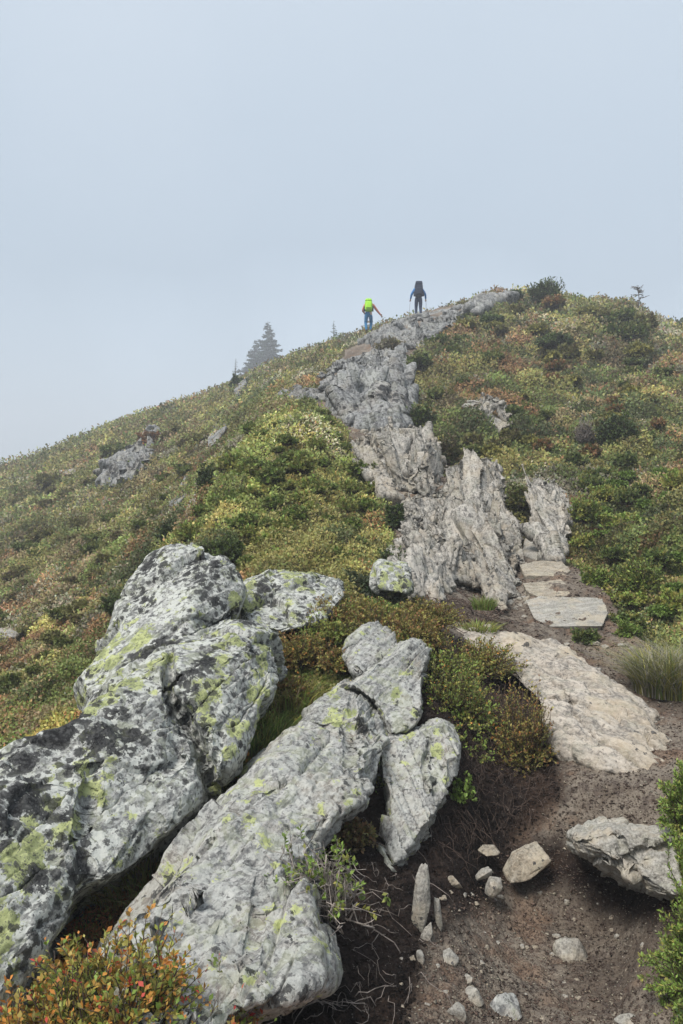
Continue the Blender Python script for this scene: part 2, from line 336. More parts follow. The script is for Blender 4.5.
# ---------------------------------------------------------------- terrain
ui = np.concatenate([-np.geomspace(3.1, .62, 50)[:-1], np.linspace(-.62, -.5, 20)[:-1], np.linspace(-.5, .5, 360), np.linspace(.5, .62, 20)[1:], np.geomspace(.62, 3.1, 50)[1:]])
ui = np.sign(ui)*np.where(np.abs(ui) > .62, .67+(np.abs(ui)-.62)*1.0, 0)+np.where(np.abs(ui) <= .62, np.tan(np.arctan(ui)), 0)
phi = np.where(np.abs(ui) <= .62, np.arctan(ui), np.sign(ui)*(math.atan(.62)+(np.abs(ui)-.67)/(np.abs(ui).max()-.67)*(math.pi-math.atan(.62))))
phi = np.unique(np.round(phi, 6)); phi[0], phi[-1] = -math.pi, math.pi
rr = np.concatenate([[.05, .4, .8], np.geomspace(1.1, 70, 640), np.geomspace(73, 420, 50)])
PH, RR = np.meshgrid(phi, rr, indexing='ij'); X, Yg = RR*np.sin(PH), RR*np.cos(PH)
Zf, Dg, gpx, gpy, gtr, gso, gveg = Hfull(X, Yg)
Zt = Zf-.03*gveg*np.clip(RR/8, .3, 1.5)
na, nr = X.shape; idx = np.arange(na*nr).reshape(na, nr)
quad = np.stack([idx[:-1, :-1], idx[1:, :-1], idx[1:, 1:], idx[:-1, 1:]], -1)
cm = lambda A: .25*(A[:-1, :-1]+A[1:, :-1]+A[1:, 1:]+A[:-1, 1:])
ctr, cso = cm(gtr), cm(gso); kind = np.where(cso > 0, 2, np.where(ctr > 0, 1, 0))
TV = np.stack([X, Yg, Zt], -1).reshape(-1, 3)
hum_shade = sdf(gpx+6*n2(X, Yg, 4, 3, 45), gpy+5*n2(X, Yg, 4, 3, 46), [(450,850),(480,838),(560,838),(620,872),(720,900),(720,950),(660,930),(600,918),(560,890),(510,885),(470,920),(440,940)])  # dark humus band on the pit wall, with the overhang's shade painted in
PT = np.clip(np.maximum(.55+(gso+9*n2(X, Yg, 5, 4, 44))/18, np.where(Yg < 4.3, .45+hum_shade/22, 0)), 0, 1).ravel()
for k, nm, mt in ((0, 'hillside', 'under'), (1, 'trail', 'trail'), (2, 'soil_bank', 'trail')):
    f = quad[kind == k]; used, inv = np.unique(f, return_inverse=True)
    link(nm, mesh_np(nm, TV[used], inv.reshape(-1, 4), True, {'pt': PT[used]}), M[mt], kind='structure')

# ---------------------------------------------------------------- ground cover
def pick(px, py, Y, x, y):
    jx = px+14*n2(x, y, .8, 2, 91); jy = py+10*n2(x, y, .9, 2, 92)
    LM = sdf(jx, jy, [(120,600),(160,545),(195,518),(212,482),(245,430),(285,398),(330,400),(395,490),(400,560),(370,585),(300,600)])
    reg = np.where((jx < 330) & (Y > 6.5), 1, 2); reg = np.where((LM > 0) & (Y < 17), 0, reg)
    reg = np.where((jy > 440) & (jx > 400) & (Y > 6), 3, reg); reg = np.where((Y < 7) & (jy > 566) & (jx < 580), 4, reg)
    T = np.array([[.06,.5,.34,.09,.008,.008,.008], [.07,.17,.45,.06,.04,.17,.05], [.1,.22,.24,.07,.14,.15,.08], [.08,.34,.2,.26,.07,.03,.02], [.05,.22,.2,.22,.22,.06,.03]])
    w = T[reg]
    cs = np.where(Y > 14, .35, .8)
    lw = np.stack([np.log(w[..., k])+2.1*fbm(np.stack([x*cs, y*cs, 0*x+k*7.7], -1), 3, 200+k)+.9*noise(np.stack([x*4, y*4, 0*x+k], -1), 300+k) for k in range(7)], -1)
    band = dseg(px, py, [(0,610),(60,590),(120,550),(165,515),(230,430),(300,385)]); lw[..., 4] += 2.*np.exp(-(band/6)**2); lw[..., 5] += 1.*np.exp(-(band/8)**2); lw[..., 4] -= 1.1*((reg == 1) & (py > 520) & (band > 12))
    for (bx, by, rx, ry, kk, s) in [(620,435,40,22,0,2.2),(560,390,40,18,0,1.2),(420,415,28,22,0,1.6),(600,345,40,10,0,1.5),(480,320,40,8,0,1.2),(205,560,40,25,0,1.6),(205,480,16,26,0,2.5),(400,560,30,30,0,1.4),
            (640,640,20,12,0,1.),(440,440,22,20,0,1.3),(530,300,30,6,0,1.5),(150,440,25,10,4,2.),(660,370,50,20,4,.9),(590,480,60,20,3,1.1),(300,340,40,12,0,1.0),(580,410,16,12,6,1.8),(40,530,40,20,1,1.2),(135,585,18,14,0,2.5),(165,548,18,14,0,2.5),(190,522,14,14,0,2.5),(215,470,10,16,0,2.2),(235,440,9,14,0,2.),(390,500,8,30,0,1.5),(40,450,90,20,2,1.)]:
        lw[..., kk] += s*np.exp(-((px-bx)/rx)**2-((py-by)/max(ry, 1))**2)
    mu_ = lw[reg == 0].mean(0) if (reg == 0).any() else 0; lw[reg == 0] = .45*lw[reg == 0]+.55*np.log(T[0]); lw[reg == 1] = .6*lw[reg == 1]+.4*np.log(T[1])
    br_ = 1.
    for (ss, sd, gw, dw) in ((1.25, 1, 1.1, .2), (.5, 11, .9, .26), (3.2, 31, .6, .12)):
        wv = .25*ss; f_, rid = worley2((x+wv*n2(x, y, 1.1/ss, 2, sd+50))/ss, (y+wv*n2(x, y, 1.1/ss, 2, sd+60))/ss, sd)
        q_ = np.floor(rid*1e6)
        for k in range(7): lw[..., k] += gw*-np.log(-np.log(np.clip(rnd(q_, q_*0+k, q_*0, 5), 1e-4, .9999)))
        br_ = br_*(1+dw*(rnd(q_, q_*0, q_*0, 9)*2-1)*1.6)
    lw += .6*rng.gumbel(size=lw.shape)
    k = lw.argmax(-1); HP = np.array([(.055,.08,.03), (.12,.16,.042), (.17,.17,.052), (.225,.205,.065), (.215,.12,.06), (.165,.13,.072), (.22,.21,.16)])
    col = HP[k]; col = np.where((Y > 7)[:, None], .82*col+.18*HP[2]*np.array([1, .97, 1.05]), np.array([PAL[c] for c in ('dg','g','ol','ye','ru','br','gy')])[k])
    col = col*(rng.uniform(.75, 1.3, (len(px), 1)))*(1+.08*rng.normal(size=(len(px), 3)))*np.asarray(br_)[..., None]*1.5*np.array([1.04, 1, .95])
    col = np.where((reg == 0)[:, None], col*np.array([1.34, 1.28, 1.2])+np.array([.014, .014, .008]), col)
    col = col*.93+.07*col.mean(-1, keepdims=True)
    return np.clip(col, .01, .8), reg, k
Pw = np.stack([X, Yg, Zf], -1); sx, sy = proj(Pw)
inside = (np.abs(PH) < math.atan(1.25)) & (RR > 1.1) & (RR < 75)
e1 = (sx[1:, :-1]-sx[:-1, :-1])*(sy[:-1, 1:]-sy[:-1, :-1])-(sy[1:, :-1]-sy[:-1, :-1])*(sx[:-1, 1:]-sx[:-1, :-1])
area = np.abs(np.diff(PH, axis=0)[:, :-1]*RR[:-1, :-1]*np.diff(RR, axis=1)[:-1])
cell_ok = inside[:-1, :-1] & (cm(gveg) > .12)
vis = np.clip(-e1, 0, 60)+.22*area*(F/np.maximum(RR[:-1, :-1], 2))**2
skyY = RR[:-1, :-1]
wgt = np.where(cell_ok, vis, 0); wgt[:, :] *= np.where(skyY > 56, .25, 1.)
ffov = np.abs(PH[:-1, :-1]) > math.atan(.47); wgt = np.where(ffov, wgt*.28, wgt)
wgt = wgt/wgt.sum()
NLEAF = 1550000
ch = np.searchsorted(np.cumsum(wgt.ravel()), rng.random(NLEAF)); ch = np.clip(ch, 0, wgt.size-1)
ci, cj = np.unravel_index(ch, wgt.shape); fa, fb = rng.random(NLEAF), rng.random(NLEAF)
ph = phi[ci]+(phi[ci+1]-phi[ci])*fa; r_ = rr[cj]+(rr[cj+1]-rr[cj])*fb
def gi_(A): return (A[ci, cj]*(1-fa)+A[ci+1, cj]*fa)*(1-fb)+(A[ci, cj+1]*(1-fa)+A[ci+1, cj+1]*fa)*fb
lx, ly = r_*np.sin(ph), r_*np.cos(ph); lz = gi_(Zf); lpx, lpy = proj(np.stack([lx, ly, lz], -1)); lveg = gi_(gveg)
cn = nrm(np.cross(Pw[1:, :-1]-Pw[:-1, :-1], Pw[:-1, 1:]-Pw[:-1, :-1])); cn = cn*np.sign(cn[..., 2:3]); nn = cn[ci, cj]
keep = (rng.random(NLEAF) < np.clip(lveg*2.2, 0, 1)); lx, ly, lz, lpx, lpy, r_, lveg, nn = [a[keep] for a in (lx, ly, lz, lpx, lpy, r_, lveg, nn)]
n = len(lx)
ll = np.clip(np.interp(r_, [4, 8, 20], [3.3, 3.0, 2.6])*r_/F, .016, .2)*rng.uniform(.6, 1.4, n)
col, reg, kk = pick(lpx, lpy, ly, lx, ly)
rv = rng.normal(size=(n, 3)); Nn = nrm(nn+.42*rv)
D = nrm(np.cross(Nn, rng.normal(size=(n, 3)))+.45*nn+np.array([0, 0, .35]))
P = np.stack([lx, ly, lz], -1)+nn*(rng.random((n, 1))**2*(1.5*ll[:, None]))
names = {0: ('green_shrub_cover', 'dense green low shrubs covering the mound left of the rocky gully'), 1: ('meadow_cover', 'olive and brown low heath covering the far left slope'),
         2: ('autumn_shrub_cover', 'rust and olive low heath covering the upper right hillside'), 3: ('yellow_shrub_cover', 'yellow green low shrubs covering the slope right of the rocks'), 4: ('bilberry_cover', 'red and yellow bilberry plants between the near boulders')}
for k, (nm, lb) in names.items():
    m = reg == k; wd = ll[m]*rng.uniform(.4, .75, m.sum())
    link(nm, leaves(nm, P[m], D[m], Nn[m], ll[m], wd, col[m]), M['leaf'], kind='stuff', label=lb, category='ground cover')
print('leaves', n)

# ---------------------------------------------------------------- rocks
def voxel(V, Fc, size):
    me = bpy.data.meshes.new('tmp'); me.from_pydata([tuple(v) for v in V], [], Fc); o = bpy.data.objects.new('tmp', me); C.objects.link(o)
    md = o.modifiers.new('r', 'REMESH'); md.mode = 'VOXEL'; md.voxel_size = size; md.use_smooth_shade = True
    dg = bpy.context.evaluated_depsgraph_get(); ev = o.evaluated_get(dg); m2 = bpy.data.meshes.new_from_object(ev)
    bpy.data.objects.remove(o); bpy.data.meshes.remove(me); return m2
def getv(me):
    a = np.empty(len(me.vertices)*3, np.float32); me.vertices.foreach_get('co', a); return a.reshape(-1, 3).astype(float)
def getn(me):
    a = np.empty(len(me.vertices)*3, np.float32); me.vertex_normals.foreach_get('vector', a); return a.reshape(-1, 3).astype(float)
def setv(me, V): me.vertices.foreach_set('co', V.astype(np.float32).ravel()); me.update()
def addattr(me, k, v):
    a = me.attributes.new(k, 'FLOAT', 'POINT'); a.data.foreach_set('value', v.astype(np.float32))
def dens(poly, step):
    out = []
    for i in range(len(poly)):
        a, b = np.array(poly[i], float), np.array(poly[(i+1) % len(poly)], float); k = max(1, int(np.linalg.norm(b-a)/step))
        out += [tuple(a+(b-a)*t/k) for t in range(k)]
    return out
def chaikin(poly, it=1):
    for _ in range(it):
        o = []
        for i in range(len(poly)):
            a, b = np.array(poly[i], float), np.array(poly[(i+1) % len(poly)], float); o += [tuple(a*.8+b*.2), tuple(a*.2+b*.8)]
        poly = o
    return poly
def largest(me):
    nv = len(me.vertices); E = np.empty(len(me.edges)*2, np.int32); me.edges.foreach_get('vertices', E); E = E.reshape(-1, 2); lab = np.arange(nv)
    for _ in range(200):
        m = np.minimum(lab[E[:, 0]], lab[E[:, 1]]); new = lab.copy(); np.minimum.at(new, E[:, 0], m); np.minimum.at(new, E[:, 1], m); new = new[new]; new = new[new]
        if (new == lab).all(): break
        lab = new
    u, c = np.unique(lab, return_counts=True)
    if len(u) == 1: return me
    keep_ = lab == u[c.argmax()]; bm = bmesh.new(); bm.from_mesh(me); bm.verts.ensure_lookup_table()
    bmesh.ops.delete(bm, geom=[bm.verts[i] for i in np.nonzero(~keep_)[0]], context='VERTS'); bm.to_mesh(me); bm.free(); return me
def shards(poly, Yf, n_, wd, ln, tilt, seed):
    r0 = np.random.default_rng(seed); Vs, Fs, base = [], [], 0; xs = [q[0] for q in poly]; ys = [q[1] for q in poly]
    box = [(0,3,2,1),(4,5,6,7),(0,1,5,4),(1,2,6,5),(2,3,7,6),(3,0,4,7)]; tries = 0
    while len(Vs) < n_ and tries < n_*20:
        tries += 1; x, y = r0.uniform(min(xs), max(xs)), r0.uniform(min(ys), max(ys)); Y = Yf(x, y); g_ = .4+1.35*r0.random()**2.2; w = wd*g_*r0.uniform(.8, 1.3); l = ln*g_**.8*r0.uniform(.5, 1.1)
        d = nrm(np.array([tilt+r0.normal(0, .32), .6+r0.normal(0, .22), .75])); lp = l*.9*F/Y
        if not inpoly(np.array([x]), np.array([y]), poly)[0]: continue
        while lp > 2 and not inpoly(np.array([x+d[0]*lp*.8]), np.array([y-lp*1.0]), poly)[0]: lp *= .7; l *= .7
        a = r0.uniform(-.9, .9); u = np.array([math.cos(a), math.sin(a)*.7, 0]); u = nrm(u-d*(u@d)); v = np.cross(d, u); p = at(x, y, Y)-d*l*.25
        t1, t2 = r0.uniform(.35, .9), r0.uniform(.2, .8); th = w*r0.uniform(.4, .8)
        bt = [p+u*sx_*w*.5+v*sy_*th*.5 for sx_, sy_ in ((-1,-1),(1,-1),(1,1),(-1,1))]
        tp = [p+d*l*(1+.35*r0.normal())*1.+u*sx_*w*.5*t1+v*sy_*th*.5*t2+u*w*.2*r0.normal() for sx_, sy_ in ((-1,-1),(1,-1),(1,1),(-1,1))]
        Vs.append(np.array(bt+tp)); Fs += [tuple(i+base for i in f) for f in box]; base += 8
    return (np.concatenate(Vs) if Vs else np.zeros((0, 3))), Fs
def rock(name, label, cat, poly, anchors=None, T=.3, TB=None, R=40, p=2.2, vox=1.3, mat='lichen', creases=(), lobes=(), yel=(), blk=(), amp=.02, big=.05, bigs=1.6, blades=None, off=0., group=None, roundp=1, ymin=0, seed=None, strata=None, shard=None, bed=None, chop=None):
    seed = seed if seed is not None else abs(hash_(name+label)) % 1000
    poly = chaikin(poly, roundp) if roundp else list(poly); px0 = [q[0] for q in poly]; py0 = [q[1] for q in poly]
    ext = max(max(px0)-min(px0), max(py0)-min(py0)); step = max(1.5, ext/70)
    bd = dens(poly, step); gx_, gy_ = np.meshgrid(np.arange(min(px0), max(px0), step), np.arange(min(py0), max(py0), step))
    gx_ = gx_+step*.3*(rng.random(gx_.shape)-.5); s = sdf(gx_.ravel(), gy_.ravel(), poly); gi = s > step*.6
    pts = bd+list(zip(gx_.ravel()[gi], gy_.ravel()[gi])); nb = len(bd)
    res = delaunay_2d_cdt([Vector(q) for q in pts], [(i, (i+1) % nb) for i in range(nb)], [], 1, 1e-4)
    vs = np.array([tuple(v) for v in res[0]]); tri = [t for t in res[2] if len(t) == 3]
    px, py = vs[:, 0], vs[:, 1]; s = np.clip(sdf(px, py, poly), 0, None); s[s < 1e-3] = 0
    if anchors is None:
        anchors = []
        for q in dens(poly, ext/6):
            h = hit(q[0], q[1], ymin)
            if h: anchors.append((q[0], q[1], h))
    A = np.array(anchors, float); B_ = np.stack([A[:, 0], A[:, 1], np.ones(len(A))], 1)
    if len(A) < 3: coef = np.array([0, 0, 1/A[:, 2].mean()])
    else: coef = np.linalg.lstsq(B_, 1/A[:, 2], rcond=None)[0]
    inv = coef[0]*px+coef[1]*py+coef[2]; inv = np.clip(inv, 1/A[:, 2].max()*.85, 1/A[:, 2].min()*1.15); Y = 1/inv+off
    wx = 2.5*n2(px, py, .05, 2, seed); wy = 2.5*n2(px, py, .05, 2, seed+3)
    prof = (1-(1-np.clip(s/R, 0, 1))**p)**(1/p)
    fr = T*prof
    for (lp, dy, lr) in lobes: fr = fr+prof*dy*np.clip(sdf(px+wx, py+wy, lp)/lr, 0, 1)**.7
    for (cl, cw, cd) in creases: fr = fr-np.minimum(cd, fr*.9)*np.clip(1-dseg(px+wx*.6, py+wy*.6, cl)/cw, 0, 1)**.8
    bk = (TB or T)*(1-(1-np.clip(s/R, 0, 1))**2)**.5
    Vf = at(px, py, Y-fr); Vb = at(px, py, Y+bk); edge = s == 0
    nV = len(px); bid = np.where(edge, np.arange(nV), np.arange(nV)+nV)
    V = np.concatenate([Vf, Vb]); Fc = [tuple(t) for t in tri]+[tuple(int(bid[i]) for i in reversed(t)) for t in tri]
    usedv = sorted({i for f in Fc for i in f}); mp = {a: b for b, a in enumerate(usedv)}
    Ym = float(Y.mean()); Vv = V[usedv]; Ff = [tuple(mp[i] for i in f) for f in Fc]
    if shard:
        YF = lambda a, b: 1/(coef[0]*a+coef[1]*b+coef[2])+off-T*.75
        sv, sf = shards(poly, YF, shard[0], shard[1], shard[2], shard[3], seed)
        Ff = Ff+[tuple(i+len(Vv) for i in f) for f in sf]; Vv = np.concatenate([Vv, sv])
    me = largest(voxel(Vv, Ff, vox*Ym/F))
    P = getv(me); Nn = getn(me); k = Ym/4.
    if chop:
        r1_ = np.random.default_rng(seed+5)
        for _ in range(chop[0]):
            i_ = r1_.integers(len(P)); rr_ = chop[1]*k*r1_.uniform(.6, 1.5); dd = np.linalg.norm(P-P[i_], axis=1); mm = dd < rr_
            nv_ = nrm(Nn[dd < rr_*.6].mean(0)+r1_.normal(0, .12, 3)); hh = P@nv_; h0 = hh[mm].max()-chop[2]*k*r1_.uniform(.5, 1.4)
            ww = np.clip((rr_*1.25-dd)/(rr_*.15), 0, 1)*(hh > h0); P -= nv_*((hh-h0)*ww)[:, None]
        setv(me, P); Nn = getn(me)
    dsp = big*k*fbm(P*bigs/k, 3, seed)+amp*(fbm(P*5/k, 4, seed+9, .6)-.6*np.abs(fbm(P*9/k, 3, seed+19)))
    if strata:
        d = np.array(strata[0], float); d /= np.linalg.norm(d); Q = P-.88*(P@d)[:, None]*d
        dsp += strata[1]*(-np.abs(fbm(Q*strata[2], 4, seed+29, .6))+.3)
    if blades:
        ck = blades[4] if len(blades) > 4 else .55
        d, size, ba = np.array(blades[0], float), blades[1], blades[2]; d /= np.linalg.norm(d)
        Q = P+.35*size*np.stack([fbm(P/size, 2, seed+k_) for k_ in (31, 33, 35)], -1)
        al = (Q@d)[:, None]*d; Q = (Q-al+al*blades[3])/size
        f1, f2, r1, r2, of = worley3(Q, seed+41); edge_ = np.clip((f2-f1)/.16, 0, 1)
        tilt = (of*np.stack([r1-.5, r2-.5, r1*r2-.25], -1)).sum(-1)
        dsp += ba*((r1-.45)*1.+1.5*tilt-ck*(1-edge_)**1.5)
        Q2 = Q*2.6; f1, f2, r1, r2, of = worley3(Q2, seed+61); dsp += ba*(.33 if ck > .4 else .12)*((r1-.5)-ck*(1-np.clip((f2-f1)/.2, 0, 1)))
    if bed:
        d, nb_ = np.array(bed[0], float), np.array(bed[1], float); d /= np.linalg.norm(d); nb_ -= d*(nb_@d); nb_ /= np.linalg.norm(nb_)
        for sp_, am_, sd_ in ((bed[2], bed[3], 0), (bed[2]*.37, bed[3]*.35, 5)):
            tt_ = (P@nb_)/sp_+.55*fbm(P*1.6/k, 3, seed+71+sd_)+.12*fbm(P*7/k, 3, seed+77+sd_); fl = np.floor(tt_); fr_ = tt_-fl
            str_ = rnd(fl, fl*0, fl*0, seed+sd_)*np.clip(.5+1.3*fbm(P*1.9/k, 2, seed+80+sd_), 0, 1)
            dsp += am_*str_*((fr_-.5)*1.1-.9*np.clip(1-fr_/.07, 0, 1))
    P = P+Nn*dsp[:, None]; setv(me, P)
    me.polygons.foreach_set('use_smooth', np.ones(len(me.polygons), bool))
    qx, qy = proj(P)
    def spots(L_):
        a = np.zeros(len(P))
        for (x, y, rx, ry, an, v) in L_:
            c_, s_ = math.cos(math.radians(an)), math.sin(math.radians(an)); u = (qx-x)*c_+(qy-y)*s_; w = -(qx-x)*s_+(qy-y)*c_
            e_ = v*np.exp(-((u/rx)**2+(w/ry)**2)); a = np.where(np.abs(e_) > np.abs(a), e_, a)
        return a
    addattr(me, 'yel', spots(yel)); addattr(me, 'blk', spots(blk))
    c = P.mean(0); c[2] = P[:, 2].min(); me.transform(Matrix.Translation(-Vector(c)))
    o = link(name, me, M[mat], label=label, category=cat, group=group); o.location = c; return o
def hash_(s):
    h = 7
    for ch_ in s: h = (h*131+ord(ch_)) & 0xffffff
    return h

rock('boulder', 'rounded grey boulder crusted black and yellow green, behind and above the largest boulder', 'boulder',
     [(66,705),(74,682),(99,645),(120,606),(131,579),(147,560),(174,552),(204,551),(226,557),(242,570),(246,592),(238,625),(230,660),(190,700),(120,730)],
     anchors=[(90,700,4.9),(235,640,5.3),(180,553,5.9)], chop=(34, .38, .05), T=.42, R=32, p=2.5, bed=((.6,.65,.45), (-.7,.2,.6), .17, .06), big=.06, amp=.025, blades=((.7,.6,.4), .5, .06, .4, .12),
     creases=[([(78,690),(100,655),(118,625),(140,600)],3,.06),([(222,560),(226,600),(215,640)],3,.03)],
     yel=[(110,670,30,35,-50,1),(140,640,30,20,-30,.8),(180,580,50,20,0,-.6),(232,600,8,30,0,.7)], blk=[(185,570,55,20,0,.75),(148,605,12,16,0,1.1),(140,660,30,9,-30,1.2),(215,600,22,30,0,.7),(165,640,25,8,-35,.8)])
rock('boulder', 'largest lichen covered boulder split by a dark curved crack at the left edge', 'boulder',
     [(-90,1060),(-90,800),(-40,775),(0,752),(40,728),(75,708),(100,690),(140,668),(170,645),(200,628),(232,622),(262,628),(280,642),(287,662),(281,688),(268,715),(252,738),(242,765),(232,782),(214,790),(210,800),(204,812),(190,835),(165,855),(140,880),(110,900),(90,905),(80,918),(55,955),(20,1000),(-20,1060)],
     anchors=[(0,1000,2.75),(0,760,3.6),(230,625,4.6),(200,800,3.95),(90,905,3.1)], chop=(60, .38, .05), T=.42, TB=.5, R=36, p=2.6, bed=((.6,.65,.45), (-.7,.2,.6), .17, .06), big=.05, amp=.025, vox=1.3, blades=((.7,.6,.4), .5, .06, .4, .12),
     creases=[([(172,648),(168,680),(173,700),(186,722),(198,742),(206,765),(212,790)],7,.3),([(95,765),(92,795),(82,830),(88,870),(90,905)],5,.05),([(172,690),(190,660),(230,640)],5,.02)],
     lobes=[([(180,620),(290,620),(295,700),(240,790),(212,790),(175,690)],.10,22),([(-100,780),(92,770),(86,905),(40,1060),(-100,1060)],.09,18)],
     yel=[(220,680,14,50,18,1.1),(262,660,8,40,10,1),(238,735,20,24,0,.7),(30,850,24,50,25,1.1),(12,920,22,50,15,1.1),(80,800,8,40,10,1),(100,798,8,10,0,.9),(120,690,55,8,-30,1),(160,665,20,10,-30,1),(100,860,24,60,0,-.6),(150,760,40,40,0,-.7)],
     blk=[(205,660,22,10,-50,1.2),(250,652,16,22,0,.9),(60,735,40,14,-30,1.),(22,760,10,8,0,1.4),(100,740,50,22,-30,.9),(165,700,12,14,0,.7),(5,820,14,26,0,.7),(135,740,30,30,0,.5),(272,668,8,18,0,.5)])
rock('boulder', 'low grey boulder with lime lichen half hidden by red bilberry', 'boulder',
     [(225,625),(236,600),(242,582),(262,572),(290,568),(320,570),(345,578),(350,600),(330,625),(280,640),(240,640)],
     anchors=[(240,600,5.9),(340,600,6.1),(290,570,6.4)], chop=(7, .3, .04), T=.3, R=15, p=2.5, bed=((.6,.65,.45), (-.7,.2,.6), .17, .06), blades=((.7,.6,.4), .4, .1, .45, .3), yel=[(250,600,16,20,0,1),(300,575,40,10,0,1)], blk=[(262,590,14,10,-30,1.1),(275,600,8,20,0,.6)])
rock('rock_slab', 'long pale slab rising diagonally from the foreground bushes towards the bilberry mound', 'rock slab',
     [(90,960),(130,905),(170,862),(205,820),(250,770),(290,725),(320,700),(345,674),(366,680),(382,698),(390,722),(390,750),(380,768),(372,790),(366,806),(352,815),(336,826),(322,842),(312,860),(308,885),(314,905),(325,940),(330,972),(326,992),(290,1005),(250,1016),(230,1040),(120,1060)],
     anchors=[(110,960,2.5),(330,985,2.5),(290,730,4.0),(375,700,4.5),(360,800,3.9)], chop=(50, .3, .045), T=.32, TB=.4, R=20, p=2.6, bed=((.6,.65,.45), (-.7,.2,.6), .12, .06), mat='slabrock', big=.05, amp=.025, blades=((.55,.7,.45), .4, .06, .25, .25), strata=((.55,.7,.45), .03, 7),
     creases=[([(352,690),(350,730),(356,770),(368,800)],3.5,.07),([(300,720),(270,765),(240,800)],2.5,.03),([(290,730),(235,790),(180,860),(120,930)],4,.03),([(240,830),(258,850),(262,900),(250,960)],4,.04),([(368,693),(380,712)],6,.09),([(205,890),(150,930)],3,.04)],
     lobes=[([(350,676),(390,700),(390,770),(372,810),(352,760)],.05,14)],
     yel=[(335,708,9,26,0,1.2),(312,690,10,26,35,.7),(350,715,9,16,0,.8),(230,850,6,26,40,.9),(180,880,7,30,45,.6),(120,930,30,14,-45,.4)], blk=[(250,820,12,9,0,1.),(306,742,12,10,0,.9),(190,925,9,13,0,1.),(168,890,22,5,-45,1.1),(283,830,9,14,0,.9),(245,860,14,20,0,.6),(368,690,8,7,0,1.2)])
rock('rock_slab', 'grey slab block wedged at the top of the long pale slab', 'rock slab',
     [(338,692),(352,672),(372,655),(385,645),(400,641),(418,640),(427,648),(426,664),(421,682),(423,704),(420,726),(402,738),(384,738),(376,708),(356,690)],
     anchors=[(350,685,4.6),(420,650,5.0),(400,725,4.4)], chop=(16, .2, .03), T=.22, R=9, p=2.8, mat='slabrock', bed=((.6,.65,.45), (-.7,.2,.6), .09, .045), yel=[(398,676,8,7,0,1.2),(393,694,7,6,0,1)], blk=[(362,668,24,4,-40,1.3)],
     creases=[([(402,646),(407,660),(408,680)],3,.09),([(352,672),(372,665),(388,650)],3,.04)])
rock('rock', 'small grey rock at the tip of the diagonal slab under the heath', 'rock',
     [(343,672),(347,646),(358,628),(372,620),(388,627),(402,640),(398,656),(378,668),(356,682)], anchors=[(350,665,4.85),(395,640,5.2),(365,622,5.3)], T=.12, R=8, p=2.6, chop=(10, .15, .03), mat='slabrock', bed=((.6,.65,.45), (-.7,.2,.6), .07, .035))
rock('rock_slab', 'tapering tongue of pale rock pointing down over the black soil', 'rock slab',
     [(376,742),(386,730),(400,726),(414,730),(426,720),(442,719),(457,724),(462,745),(459,772),(449,794),(438,816),(424,842),(411,864),(398,882),(385,893),(380,872),(380,845),(384,815),(386,795),(378,770)],
     anchors=[(390,740,4.25),(455,730,4.35),(395,870,3.6)], T=.2, TB=.25, R=10, p=2.8, chop=(20, .22, .03), mat='slabrock', bed=((-.3,.4,.85), (.9,.1,.1), .07, .045), strata=((-.3,.4,.85), .025, 9),
     creases=[([(430,735),(427,750),(424,770),(428,790)],4,.09),([(424,722),(420,740),(425,760)],4,.06)], yel=[(437,745,10,16,0,1.1),(410,740,14,10,0,.8),(425,770,16,20,0,.3)], blk=[(428,750,3,12,0,1)])
rock('rock', 'square block with lime lichen beside the lower outcrop, left of the gnarled rock', 'rock',
     [(375,566),(380,561),(408,561),(413,570),(413,592),(404,598),(380,592),(375,585)], anchors=[(378,590,6.6),(412,590,6.6),(395,562,6.8)], T=.22, R=7, p=3, mat='lichen', roundp=0, blades=((0,0,1), .3, .05, .5, .3), yel=[(395,578,22,18,0,.9)])
rock('bedrock', 'broad worn hump of pale bedrock between the two branches of dirt trail', 'bedrock',
     [(436,622),(455,620),(480,632),(510,634),(545,640),(572,650),(600,668),(625,690),(650,718),(670,742),(674,765),(668,792),(650,796),(628,785),(605,778),(585,765),(560,752),(548,735),(540,715),(530,695),(505,672),(480,660),(450,645)],
     anchors=[(445,632,6.2),(560,650,6.2),(545,720,5.0),(672,750,4.5),(640,790,4.1)], T=.24, TB=.5, R=42, p=1.7, mat='bedrock', big=.07, amp=.05, bigs=2.2, strata=((.65,-.7,-.2), .04, 4.5), bed=((.65,-.7,-.2), (.7,.6,.4), .16, .07),
     blades=((.6,-.75,-.15), .3, .045, .3),
     creases=[([(500,640),(530,668),(560,690),(575,720),(600,745)],4,.08),([(560,655),(590,690),(620,715),(650,745)],4,.05),([(548,700),(570,705),(588,712)],7,.06)])
rock('rock', 'overhanging rock slab jutting over the pit at the right edge', 'rock',
     [(566,838),(582,826),(612,819),(645,821),(683,824),(730,830),(745,870),(700,905),(665,903),(640,897),(622,880),(600,868),(580,858)],
     anchors=[(570,840,3.62),(680,830,3.5),(650,895,3.3)], chop=(24, .25, .04), T=.18, TB=.5, R=15, p=2.4, bed=((.9,.1,-.3), (.2,.3,.9), .07, .05), mat='stone', amp=.035, big=.06, creases=[([(598,822),(620,840),(632,870)],4,.05),([(612,872),(640,850),(680,842)],4,.06),([(575,842),(620,836)],3,.02)], strata=((.9,.1,-.3), .04, 9))

